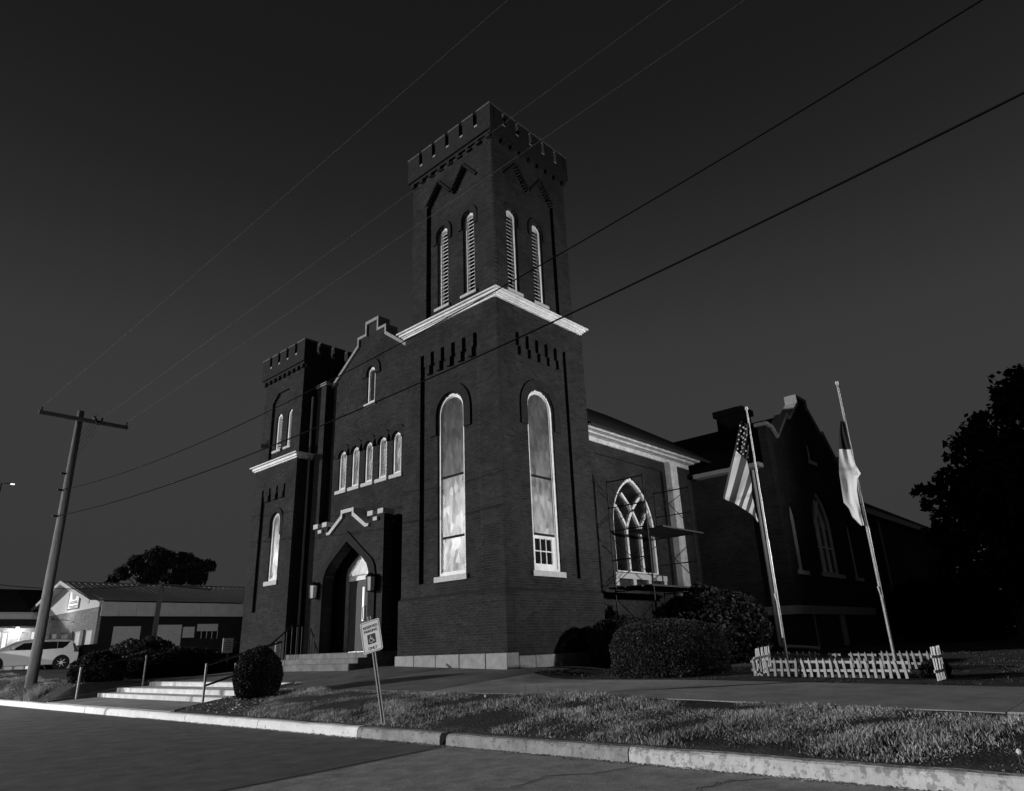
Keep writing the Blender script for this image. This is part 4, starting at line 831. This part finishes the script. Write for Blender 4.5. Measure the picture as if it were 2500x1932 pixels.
# ================================================================= PICKET ENCLOSURE AND FLAGS
fen = empty('picket_fence', (1.2, -7.4, .5), 'low weathered white picket fence around the flagpoles', 'fence')
def picketmesh(h, w=.042):
    mb = MB(); mb.prism([(-w / 2, 0), (-w / 2, h - .06), (0, h), (w / 2, h - .06), (w / 2, 0)], lambda u, z, d: (d, u, z), -.01, .01)
    return mb
def pickets(p0, p1, n, h, m, tilt=0.0, rails=(.1, .245), skip=(), zb=.03, fallen=0.0):
    p0, p1 = Vector(p0), Vector(p1); d = (p1 - p0); L = d.length; ang = math.atan2(d.y, d.x) - math.pi / 2
    src = picketmesh(h); me = bpy.data.meshes.new('picket'); me.from_pydata(src.v, [], src.f); me.materials.append(M[m])
    for i in range(n):
        if i in skip: continue
        p = p0 + d * ((i + .5) / n); o = bpy.data.objects.new('picket', me); COL.objects.link(o); o.parent = fen
        o.location = Vector((p.x, p.y, hz(p.x, p.y) + zb)) - Vector(fen['org']); o.rotation_euler = (random.gauss(0, .05) + tilt, random.gauss(0, .03) + fallen, ang)
    nx = Vector((d.y, -d.x, 0)).normalized() * -.018
    for zr in rails:
        mb = MB(); a, b = p0 + nx, p1 + nx; mb.bar((a.x, a.y, hz(a.x, a.y) + zr + zb), (b.x, b.y, hz(b.x, b.y) + zr + zb + random.uniform(-.02, .02)), .018, .04); mb.build('rail', m, fen)
def gp(px, py):
    p = at(px, py, 2, .5)
    for _ in range(5): p = at(px, py, 2, hz(p.x, p.y))
    return p
fx = .35; yA, yB, yM = at(1838, 1660, 0, fx).y, at(2230, 1668, 0, fx).y, at(1958, 1665, 0, fx).y
pickets((fx, yA, 0), (fx, yM + .02, 0), 7, .31, 'picket', .02); pickets((fx - .02, yM - .03, 0), (fx - .05, yB, 0), 15, .31, 'picketnew', .03)
bx = gp(1950, 1632).x; b0, b1, b2, b3, b4, b5 = (at(px, 1620, 0, bx).y for px in (1893, 2003, 2022, 2055, 2075, 2282))
pickets((bx, b0, 0), (bx, b1, 0), 7, .31, 'picket', 0); pickets((bx + .02, b2, 0), (bx, b3, 0), 2, .28, 'picket', .05); pickets((bx, b4, 0), (bx - .08, b4 - (b4 - b5) * .36, 0), 4, .3, 'picket', 0); pickets((bx - .02, b4 - (b4 - b5) * .38, 0), (bx - .15, b5, 0), 8, .32, 'picket', .02)
e0, e1 = gp(1850, 1656), gp(1887, 1642); pickets((e0.x, e0.y, 0), (e1.x, e1.y, 0), 8, .46, 'picketbright', 0, (.06, .30), zb=.04)
g0_, g1_ = gp(2290, 1664), gp(2313, 1656); pickets((g0_.x, g0_.y, 0), (g1_.x, g1_.y, 0), 7, .50, 'picketbright', .0, (.14, .36), zb=.0)
bed = MB(); bed.box((fx + .25, b5 + .35, .42), (fx + .29, yA - .8, .62)); tag(bed.build('timber_edging', 'plank'), 'low dark timber edging board lying inside the picket fence', 'edging')
shrub('flower_clump', (1.0, -8.75, .58), (.22, .22, .17), 1500, .03, 'leafdark', 'small dark plant clump in the open corner of the picket fence', .5)
def flagpole(x, y, zt, label):
    f = empty('flagpole', (x, y, hz(x, y)), label, 'flagpole'); z = hz(x, y)
    mb = MB(); mb.tube([(x, y, z - .2), (x, y, z + 2.6)], .029, 10); mb.tube([(x, y, z + 2.55), (x, y, zt - .06)], [.023, .018], 10); mb.build('pole', 'galv', f)
    mb = MB(); mb.tube([(x, y, zt - .06), (x, y, zt)], [.035, .03]); mb.build('cap', 'siding', f)
    mb = MB(); mb.tube([(x - .05, y - .03, zt - .15), (x - .055, y - .035, z + 1.3)], .006, 5); mb.build('halyard', 'siding', f)
    mb = MB(); mb.bar((x - .05, y, z + 1.35), (x - .05, y + .02, z + 1.5), .02); mb.build('cleat', 'galv', f)
P1, P2 = (2.0, -5.87, 6.15), (1.6, -8.0, 6.05)
flagpole(*P1, 'slim steel flagpole carrying the striped flag inside the picket fence'); flagpole(*P2, 'slim steel flagpole carrying the plain white flag inside the picket fence')
# limp striped flag: u from hoist to fly, v across the stripes
fl = empty('striped_flag', (P1[0], P1[1], 3.6), 'limp flag with dark starred canton and light and dark stripes', 'flag')
def pl1(tab, t):
    for a, b in zip(tab[:-1], tab[1:]):
        if t <= b[0]: f = (t - a[0]) / (b[0] - a[0]); return tuple(a[k] + (b[k] - a[k]) * f for k in range(1, len(a)))
    return tab[-1][1:]
FT = [(0, 1797, 1098), (.3, 1827, 1126), (.55, 1836, 1180), (.8, 1844, 1228), (1, 1851, 1266)]; FB = [(0, 1769, 1218), (.3, 1795, 1230), (.55, 1816, 1242), (.8, 1837, 1255), (1, 1852, 1276)]
FC = [(0, 1813, 1030), (1, 1827, 1036)]; FD = [(0, 1797, 1098), (1, 1829, 1128)]
def fpt(top, bot, u, v):
    a, b = pl1(top, v), pl1(bot, v); p = at(a[0] + (b[0] - a[0]) * u, a[1] + (b[1] - a[1]) * u, 0, P1[0])
    p.x += -.06 - .035 * math.sin(v * 10 + u * 1.2) - .015 * math.sin(v * 21 + u * 4); return p
def flagpatch(top, bot, v0, v1, m, name, nu=12, nv=4):
    mb = MB(); mb.grid([[fpt(top, bot, i / nu, v0 + (v1 - v0) * j / nv) for j in range(nv + 1)] for i in range(nu + 1)]); return mb.build(name, m, fl, True)
canton = flagpatch(FC, FD, 0, 1, 'flagblue', 'canton', 12, 14)
edges = [0, .05, .17, .30, .42, .54, .65, .75, .84, .93, 1.0]
for i in range(10): flagpatch(FT, FB, edges[i], edges[i + 1], 'flagwhite' if i % 2 else 'flagred', 'stripe')
for i in range(6):
    for j in range(4):
        u, v = .16 + i * .15, .12 + j * .24 + (i % 2) * .1 + random.uniform(-.03, .03)
        c = fpt(FC, FD, u, v) + Vector((-.012, 0, 0)); r = .026; mb = MB(); n = 10; mb.v = [tuple(c + Vector((0, math.sin(2 * math.pi * k / n) * (r if k % 2 == 0 else r * .45), math.cos(2 * math.pi * k / n) * (r if k % 2 == 0 else r * .45)))) for k in range(n)]; mb.f = [tuple(range(n))]; mb.build('star', 'flagwhite', canton)
f2 = empty('white_flag', (P2[0], P2[1], 3.6), 'limp white flag with a plain dark corner at the top', 'flag')
rows = [(1030, 2054, 2062), (1060, 2050, 2071), (1085, 2051, 2076), (1103, 2052, 2080), (1130, 2053, 2088), (1158, 2054, 2106), (1172, 2056, 2098), (1200, 2059, 2097), (1228, 2062, 2101), (1242, 2074, 2104), (1262, 2081, 2108), (1284, 2102, 2113)]
def f2pt(r, v):
    py, a, b = r; p = at(a + (b - a) * v, py, 0, P2[0]); s = (py - 1030) / 250; p.x += -.06 - .05 * min(1, s * 2) * math.sin(v * 5 + s * 4) - .014 * math.sin(v * 13 - s * 9); return p
def lerp3(a, b, t): return tuple(a[k] + (b[k] - a[k]) * t for k in range(3))
rr = []; 
for a, b in zip(rows[:-1], rows[1:]): rr += [lerp3(a, b, t / 4) for t in range(4)]
rr.append(rows[-1]); cut = 11
for lo, hi, m_, nm in ((0, cut, 'flagblue', 'canton'), (cut, len(rr) - 1, 'flagwhite', 'field')):
    mb = MB(); mb.grid([[f2pt(rr[i], v / 14) for v in range(15)] for i in range(lo, hi + 1)]); mb.build(nm, m_, f2, True)

# ================================================================= SCAFFOLD
sc = empty('scaffold', (6.5, -.6, .6), 'two-level pipe scaffold with planks standing before the pointed nave window', 'scaffold')
for x in (4.75, 7.45):
    for y in (-1.25, .05):
        mb = MB(); mb.tube([(x, y, .4), (x, y, 5.9)], .021); mb.build('leg', 'iron', sc)
    for z in (1.6, 2.6, 3.5, 4.35, 5.05, 5.85): mb = MB(); mb.tube([(x, -1.25, z), (x, .05, z)], .018); mb.build('rung', 'iron', sc)
for y in (-1.25, .05):
    for za, zb in ((.8, 2.4), (2.8, 4.2), (4.5, 5.8)):
        mb = MB(); mb.tube([(4.75, y, za), (7.45, y, zb)], .012); mb.build('brace', 'iron', sc)
        mb = MB(); mb.tube([(4.75, y, zb), (7.45, y, za)], .012); mb.build('brace', 'iron', sc)
for z, xa, xb in ((4.39, 5.6, 7.9), (2.66, 4.5, 7.8)):
    for i in range(5): mb = MB(); mb.box((xa + random.uniform(-.15, .15), -1.3 + i * .265, z), (xb + random.uniform(-.2, .2), -1.05 + i * .265, z + .045)); mb.build('plank', 'plank', sc)

# ================================================================= UTILITY POLES AND WIRES
def pole(x, y, g, zt, label):
    u = empty('utility_pole', (x, y, g), label, 'utility pole')
    mb = MB(); mb.tube([(x, y, g - .5), (x, y, g + 2), (x, y, zt)], [.185, .175, .12], 14); mb.build('pole', 'wood', u, True)
    mb = MB(); mb.bar((x - 1.45, y - .17, zt - .38), (x + 1.75, y - .17, zt - .38), .12, .14); arm = mb.build('cross_arm', 'armwood', u)
    for dx in (-1.38, .75, 1.68): mb = MB(); mb.tube([(x + dx, y - .17, zt - .31), (x + dx, y - .17, zt - .16)], [.03, .045]); mb.build('insulator', 'armwood', arm)
    mb = MB(); mb.bar((x + .55, y - .5, zt - .55), (x + .55, y + .25, zt - .05), .09, .09); mb.build('extension_arm', 'armwood', u)
    for z in (zt - 2.6, zt - 3.25, zt - 4.25): mb = MB(); mb.bar((x - .14, y - .05, z), (x - .32, y - .05, z), .07); mb.build('bracket', 'iron', u)
    for k in range(4): mb = MB(); mb.tube([(x + .1, y - .12, zt - 1.9 + k * .28), (x + .5, y - .4, zt - .9 + k * .26)], .009, 5); mb.build('drop_lead', 'wirelit', u)
    return u
UX, UY = -5.0, 18.45
pole(UX, UY, hz(UX, UY), 10.75, 'tall wooden utility pole with cross arm on the kerb bank'); pole(UX, -26, .25, 11.8, 'wooden utility pole further down the same kerb carrying the overhead wires')
def wire(name, a, b, sag, r, m, label):
    a, b = Vector(a), Vector(b); n = 40; mb = MB(); mb.tube([a + (b - a) * (i / n) - Vector((0, 0, sag * 4 * (i / n) * (1 - i / n))) for i in range(n + 1)], r, 5); tag(mb.build(name, m), label, 'wire', 'overhead wires')
for dx, z0, z1, lab in ((-1.38, 10.6, 11.7, 'thin pale wire from the outer street end of the cross arm'), (.75, 10.6, 12.1, 'thin pale wire from the middle of the cross arm'), (1.68, 10.6, 12.1, 'thin pale wire from the church end of the cross arm')):
    wire('wire', (UX + dx, UY - .17, z0), (UX + dx, -26, z1), .12, .0025, 'wirelit', lab)
wire('cable', (UX - .2, UY, 7.5), (UX - .2, -26, 9.62), 1.78, .011, 'wire', 'thick dark cable crossing the tower above the lower one')
wire('cable', (UX - .2, UY, 6.5), (UX - .2, -26, 7.57), 1.27, .014, 'wire', 'thickest dark cable crossing in front of the lower tower stage')
sp_ = empty('service_pole', (-.1, 21.0, .7), 'thin black service pole behind the hedge in front of the shop', 'pole')
mb = MB(); mb.tube([(-.1, 21.0, .5), (-.35, 20.1, 4.38)], [.13, .10], 8); mb.build('pole', 'black', sp_)
mb = MB(); mb.tube([(-.3, 20.0, 4.28), (.75, 17.6, 3.92)], .05, 6); mb.build('splice_case', 'wire', sp_)
wire('service_drop', (-.33, 20.05, 4.30), (5, 12.95, 4.0), .15, .02, 'wire', 'black service cable from the service pole toward the stair tower')
wire('service_drop', (-.33, 20.15, 4.34), (-6.5, 34, 5.9), .5, .02, 'wire', 'black service cable from the service pole past the shop gable')

# ================================================================= NOTICE
nb = empty('notice_board', (.2, 14.75, .7), 'small white printed notice on a dark post beside the hedge', 'notice')
mb = MB(); mb.box((.3, 14.76, .6), (.36, 14.82, 1.9)); mb.build('post', 'armwood', nb)
mb = MB(); mb.box((.05, 14.70, 1.38), (.45, 14.72, 1.9)); nbp = mb.build('sheet', 'signwhite', nb)
for i, w in enumerate((.16, .30, .20, .28, .24, .30)): mb = MB(); mb.box((.25 - w / 2, 14.694, 1.80 - i * .065), (.25 + w / 2, 14.698, 1.815 - i * .065)); mb.build('print_line', 'signink', nbp)

# ================================================================= SHOPS AND VEHICLES ON THE LEFT
GX, GY = 2.25, 35.9
shp_ = empty('gabled_shop', (GX, GY, 1.0), 'low gabled shop with white siding gable, brick end wall and metal roof', 'building')
yR = at(178, 1420, 0, GX).y; wR = (yR - GY); ze, zp, zb_ = 4.86, at(178, 1422, 0, GX).z, at(245, 1482, 0, GX).z
gw = [(GY, .5), (GY, zb_), (GY + 2 * wR, zb_), (GY + 2 * wR, .5)]
wins = [at(px, py, 0, GX).y for px, py in ((214, 1540), (186, 1543), (156, 1547), (129, 1551))]
hl = [rect(y - .8, y + .8, 1.75, at(214, 1537, 0, GX).z) for y in wins]
ew = brickwall('end_wall', FX(GX), [gw] + hl, .2, shp_)
ew.data.materials[0] = M['shopmortar']; ew.children[0].data.materials[0] = M['shopbrick']
mb = MB(); mb.prism([(GY - .05, zb_ + .003), (GY - .05, ze), (yR, zp), (GY + 2 * wR, ze), (GY + 2 * wR, zb_ + .003)], FX(GX), -.03, .2); sid = mb.build('gable_siding', 'siding', shp_)
for y in wins:
    mb = MB(); mb.ring(rect(y - .72, y + .72, 1.83, hl[0][1][1] - .07), rect(y - .795, y + .795, 1.76, hl[0][1][1] - .005), FX(GX), .10, .18); w_ = mb.build('window', 'siding', shp_)
    mb = MB(); mb.prism(rect(y - .73, y + .73, 1.82, hl[0][1][1] - .06), FX(GX), .15, .16); mb.build('blind', 'siding', w_)
mb = MB(); mb.v = [(GX - .7, GY - .45, ze - .12), (16, GY - .45, ze - .12), (16, yR, zp + .05), (GX - .7, yR, zp + .05), (GX - .7, GY + 2 * wR + .4, ze - .1), (16, GY + 2 * wR + .4, ze - .1)]; mb.f = [(0, 1, 2, 3), (3, 2, 5, 4)]; mb.build('roof', 'metalroof', shp_)
for i in range(46): x = GX - .6 + i * .36; mb = MB(); mb.bar((x, GY - .45, ze - .1), (x, yR - .9, zp - .12), .025, .02); mb.build('roof_seam', 'metalroof', shp_)
mb = MB(); mb.bar((GX - .72, GY - .45, ze - .2), (GX - .72, yR, zp - .03), .05, .22); mb.bar((GX - .72, yR, zp - .03), (GX - .72, GY + 2 * wR + .4, ze - .2), .05, .22); mb.build('barge_board', 'siding', shp_)
zf_ = at(400, 1506, 1, GY).z
for i in range(14): mb = MB(); mb.box((GX + .02 + i * 1.0, GY - .42, zf_), (GX + 1.01 + i * 1.0, GY - .36 - .006 * (i % 2), ze - .2)); mb.build('fascia_panel', 'sidingdim', shp_)
mb = MB(); mb.box((GX + .2, GY + .02, .5), (16, GY + .25, zf_ + .2)); mb.build('side_wall', 'shopdark', shp_)
def spanel(p0, p1, m, name='board_panel', y=GY): a, b = at(*p0, 1, y), at(*p1, 1, y); mb = MB(); mb.box((a.x, y - .06, b.z), (b.x, y - .003, a.z)); return mb.build(name, m, shp_)
spanel((277, 1530), (336, 1586), 'panel'); spanel((384, 1526), (437, 1584), 'panel'); spanel((447, 1531), (472, 1557), 'panel')
swn = spanel((482, 1524), (530, 1541), 'panel', 'window'); spanel((482, 1542), (530, 1558), 'glassdark', 'window'); spanel((568, 1524), (592, 1570), 'glassdark', 'window')
for px in (490, 503, 516, 529): a = at(px, 1550, 1, GY); mb = MB(); mb.box((a.x - .02, GY - .08, a.z - .25), (a.x + .02, GY - .062, a.z + .25)); mb.build('muntin', 'sidingdim', shp_)
by = at(184, 1470, 0, GX).y; ub, lb = at(184, 1437, 0, GX).z, at(184, 1488, 0, GX).z
bnr = empty('hanging_sign', (GX - .05, by, lb), 'upright white sign with dark emblem hanging in the shop gable', 'sign')
mb = MB(); mb.box((GX - .10, by - 1.05, lb), (GX - .06, by + 1.05, ub)); bp_ = mb.build('board', 'signwhite', bnr)
mb = MB(); mb.ring(rect(by - .98, by + .98, lb + .07, ub - .07), rect(by - 1.05, by + 1.05, lb, ub), FX(GX), -.115, -.102); mb.build('frame', 'signink', bnr)
em = [(by + .45 * math.cos(R(a)) * (1 + .2 * math.sin(R(a * 3))), lb + (ub - lb) * .66 + .38 * math.sin(R(a)) * (1 + .25 * math.cos(R(a * 2)))) for a in range(0, 360, 20)]
mb = MB(); mb.prism(em, FX(GX), -.108, -.103); mb.build('emblem', 'sidingdim', bp_)
for i, (w, z) in enumerate(((.7, .34), (.8, .27), (.85, .13), (.6, .07))): mb = MB(); mb.prism(rect(by - w, by + w, lb + (ub - lb) * z, lb + (ub - lb) * (z + .04)), FX(GX), -.108, -.103); mb.build('print_line', 'signink', bp_)
lamp('gable_light', (GX - 1.0, by + .6, zb_ - .25), 55, shp_, .1)
mb = MB(); mb.bar((GX - .02, by + .6, zb_ - .5), (GX - 1.0, by + .6, zb_ - .45), .04); mb.box((GX - 1.1, by + .5, zb_ - .45), (GX - .9, by + .7, zb_ - .38)); mb.build('sign_lamp', 'iron', shp_)
# lit store further left
SY = 47.5; X0 = at(95, 1560, 1, SY).x; XL = at(-60, 1560, 1, SY).x; zz = lambda py: at(45, py, 1, SY).z
sto = empty('lit_store', (X0 - 2, SY, 1.0), 'brightly lit glass storefront under a dark canopy and roof', 'building')
mb = MB(); mb.box((XL - 4, SY + .3, .5), (X0 + 3, SY + 6, zz(1500))); mb.build('wall', 'inside', sto)
mb = MB(); mb.v = [(XL - 4, SY - .9, zz(1500)), (X0 + 3.6, SY - .9, zz(1500)), (X0 + 3.6, SY + 5, zz(1424)), (XL - 4, SY + 5, zz(1424))]; mb.f = [(0, 1, 2, 3)]; mb.build('roof', 'roof', sto)
mb = MB(); mb.box((XL - 4, SY - .85, zz(1513)), (X0 + 3, SY - .75, zz(1497))); mb.build('fascia', 'siding', sto)
mb = MB(); mb.box((XL - 4, SY - .8, zz(1531)), (X0 + 3, SY + .2, zz(1514))); mb.build('canopy', 'roof', sto)
for a, b, m_ in ((-40, 4, 'shoplit'), (4, 20, 'shoplit'), (22, 46, 'shopdim'), (48, 72, 'shopdim'), (74, 96, 'shoplit')):
    p, q = at(a, 1545, 1, SY), at(b, 1545, 1, SY); mb = MB(); mb.box((p.x, SY + .1, 1.0), (q.x, SY + .14, zz(1545))); mb.build('shop_pane', m_, sto)
for px in (4, 21, 47, 73): p = at(px, 1560, 1, SY); mb = MB(); mb.box((p.x - .06, SY + .02, 1.0), (p.x + .06, SY + .09, zz(1540))); mb.build('mullion', 'siding', sto)
mb = MB(); mb.box((XL, SY + .05, zz(1543)), (X0, SY + .12, zz(1534))); mb.build('transom_rail', 'siding', sto)
mb = MB(); p = at(40, 1536, 1, SY); mb.tube([(p.x, SY - .3, p.z + .12), (p.x, SY - .3, p.z - .12)], [.1, .18], 8); mb.build('lamp_shade', 'gas', sto)
lamp('canopy_lamp', (p.x, SY - .45, p.z - .3), 60, sto, .1)
# vehicles
def car(name, front, heading, prof, wins, wheels, wr, m, label, width=1.95, mirror=None):
    """prof: (s,z) side outline with s from front bumper backwards"""
    g0 = hz(front[0], front[1]) if False else front[2]; c = empty(name, front, label, 'car'); F = Vector(front); h = Vector((math.cos(heading), math.sin(heading), 0)); side = Vector((-h.y, h.x, 0))
    to = lambda s, z, d: F - h * s + side * d + Vector((0, 0, z)); hw = width / 2
    belt = .98
    def wd(z): return hw if z < belt else hw - (z - belt) * .24
    mb = MB(); L = [[to(s, z, -wd(z) + i) for s, z in prof] for i in (0,)]
    lev = [(-1, 0), (-.93, .03), (0, .05), (.93, .03), (1, 0)]
    P = [[to(s, z + dz * (1 if z > .5 else 0), k * wd(z)) for s, z in prof + [prof[0]]] for k, dz in lev]
    mb.grid(P); k = len(prof) + 1; n = len(mb.v); mb.f.append(tuple(range(0, k - 1))); mb.f.append(tuple(range(n - k, n - 1)))
    body = mb.build('body', m, c, bevel=.03)
    for w in wins:
        for sgn in (-1, 1):
            mb = MB(); mb.v = [tuple(to(s, z, sgn * (wd(z) + .012))) for s, z in w]; mb.f = [tuple(range(len(w)))]; mb.build('side_window', 'glassdark', c)
    for s in wheels:
        for sgn in (-1, 1):
            d0 = sgn * (hw - .2); d1 = sgn * (hw + .006); mb = MB(); mb.tube([to(s, wr, d0), to(s, wr, d1)], wr + .075, 24); mb.build('wheel_arch', 'tyre', c)
            mb = MB(); mb.tube([to(s, wr, sgn * (hw - .2)), to(s, wr, sgn * (hw + .012))], wr, 24); wh = mb.build('wheel', 'tyre', c)
            mb = MB(); mb.tube([to(s, wr, sgn * (hw + .0)), to(s, wr, sgn * (hw + .016))], wr * .25, 12)
            for q in range(7): a = 2 * math.pi * q / 7; mb.bar(to(s, wr, sgn * (hw + .016)), to(s + wr * .66 * math.cos(a), wr + wr * .66 * math.sin(a), sgn * (hw + .018)), .05, .02)
            mb.build('rim', 'rim', wh)
    if mirror:
        for sgn in (-1, 1): s, z = mirror; mb = MB(); mb.hexa([to(s, z, sgn * hw), to(s + .14, z, sgn * hw), to(s + .16, z, sgn * (hw + .22)), to(s + .02, z, sgn * (hw + .22)), to(s + .03, z + .17, sgn * hw), to(s + .14, z + .17, sgn * hw), to(s + .16, z + .19, sgn * (hw + .22)), to(s + .05, z + .19, sgn * (hw + .22))]); mb.build('mirror', m, c, bevel=.03)
    return c, to, hw
vprof = [(.1, .30), (.1, .60), (.2, .76), (.95, .95), (1.12, .99), (2.1, 1.46), (2.45, 1.53), (4.1, 1.53), (4.5, 1.46), (4.78, 1.02), (4.84, .80), (4.82, .35), (4.6, .26), (.3, .24)]
vw = [[(1.62, 1.03), (2.18, 1.38), (2.95, 1.44), (2.95, 1.05)], [(2.97, 1.05), (2.97, 1.44), (3.75, 1.45), (3.75, 1.08)], [(3.77, 1.08), (3.77, 1.45), (4.36, 1.43), (4.2, 1.2), (4.05, 1.1)]]
rp = CAM + ray(145, 1634) * 38; fp_ = CAM + ray(8, 1641) * 36.3; hd = math.atan2(fp_.y - rp.y, fp_.x - rp.x); hv = Vector((math.cos(hd), math.sin(hd), 0)); gz = .96
front = Vector((rp.x, rp.y, gz)) + hv * 4.05 + Vector((-hv.y, hv.x, 0)) * -.9
van, vto, vh = car('minivan', tuple(front), hd, vprof, vw, (1.0, 4.05), .34, 'carpaint', 'white minivan parked in front of the gabled shop', 1.98, (1.62, 1.06))
mb = MB(); mb.v = [tuple(vto(s, z, d)) for s, z, d in ((1.17, 1.01, -.85), (2.08, 1.45, -.72), (2.08, 1.46, .72), (1.17, 1.01, .85))]; mb.v = [tuple(Vector(p) + Vector((hv.x * .02, hv.y * .02, .03))) for p in mb.v]; mb.f = [(0, 1, 2, 3)]; mb.build('windscreen', 'glassdark', van)
mb = MB(); mb.v = [tuple(vto(s + .03, z, d)) for s, z, d in ((4.70, 1.12, -.8), (4.52, 1.42, -.74), (4.52, 1.42, .74), (4.70, 1.12, .8))]; mb.f = [(0, 1, 2, 3)]; mb.build('rear_window', 'glassdark', van)
for sgn in (-1, 1):
    mb = MB(); mb.hexa([vto(4.55, .88, sgn * (vh - .1)), vto(4.83, .88, sgn * (vh - .1)), vto(4.83, .88, sgn * (vh + .004)), vto(4.66, .88, sgn * (vh + .004)), vto(4.45, 1.34, sgn * (vh - .22)), vto(4.6, 1.34, sgn * (vh - .22)), vto(4.6, 1.34, sgn * (vh - .07)), vto(4.5, 1.34, sgn * (vh - .07))]); mb.build('tail_light', 'signink', van)
    mb = MB(); mb.bar(vto(2.5, 1.57, sgn * .7), vto(4.2, 1.57, sgn * .7), .05, .04); mb.build('roof_rail', 'iron', van)
sprof = [(0, .3), (0, .62), (.2, .78), (1.2, .92), (1.95, 1.36), (2.3, 1.43), (3.2, 1.42), (3.9, 1.05), (4.55, .98), (4.65, .6), (4.6, .3), (.2, .25)]
s2 = Vector((front.x, front.y, gz)) + Vector((1.0, 4.2, 0))
sed, sto_, sh = car('sedan', tuple(s2), hd, sprof, [[(1.6, .98), (2.05, 1.32), (2.7, 1.37), (2.7, .99)], [(2.76, .99), (2.76, 1.37), (3.2, 1.36), (3.6, 1.06)]], (.85, 3.6), .31, 'carpaint', 'pale sedan half hidden behind the white minivan', 1.8)
mb = MB(); mb.v = [tuple(Vector(sto_(s, z, d)) + Vector((0, 0, .07))) for s, z, d in ((1.25, .92, -.75), (1.92, 1.34, -.62), (1.92, 1.34, .62), (1.25, .92, .75))]; mb.f = [(0, 1, 2, 3)]; mb.build('windscreen', 'glassdark', sed)
tbp = at(203, 1628, 0, 1.75); tb_ = empty('trash_bin', (1.75, tbp.y, .98), 'black wheeled trash bin against the shop end wall', 'bin')
mb = MB(); y = tbp.y; mb.hexa([(1.45, y - .55, .98), (2.0, y - .55, .98), (2.0, y + .55, .98), (1.45, y + .55, .98), (1.38, y - .65, 2.1), (2.1, y - .65, 2.1), (2.1, y + .65, 2.1), (1.38, y + .65, 2.1)]); mb.build('tub', 'black', tb_)
mb = MB(); mb.hexa([(1.33, y - .68, 2.103), (2.13, y - .68, 2.103), (2.13, y + .68, 2.103), (1.33, y + .68, 2.103), (1.42, y - .6, 2.22), (2.1, y - .6, 2.26), (2.1, y + .6, 2.26), (1.42, y + .6, 2.22)]); mb.build('lid', 'black', tb_)
dl = CAM + ray(29, 1183) * 95; lp = empty('distant_street_lamp', (dl.x - 1, dl.y, .9), 'tiny lit street lamp on a far pole beyond the utility pole', 'street lamp')
mb = MB(); mb.tube([(dl.x - 1.2, dl.y, .7), (dl.x - 1.2, dl.y, dl.z), (dl.x, dl.y, dl.z + .15)], .09); mb.build('pole', 'armwood', lp)
mb = MB(); mb.box((dl.x - .15, dl.y - .15, dl.z - .02), (dl.x + .3, dl.y + .15, dl.z + .1)); mb.build('lamp_head', 'gas', lp)
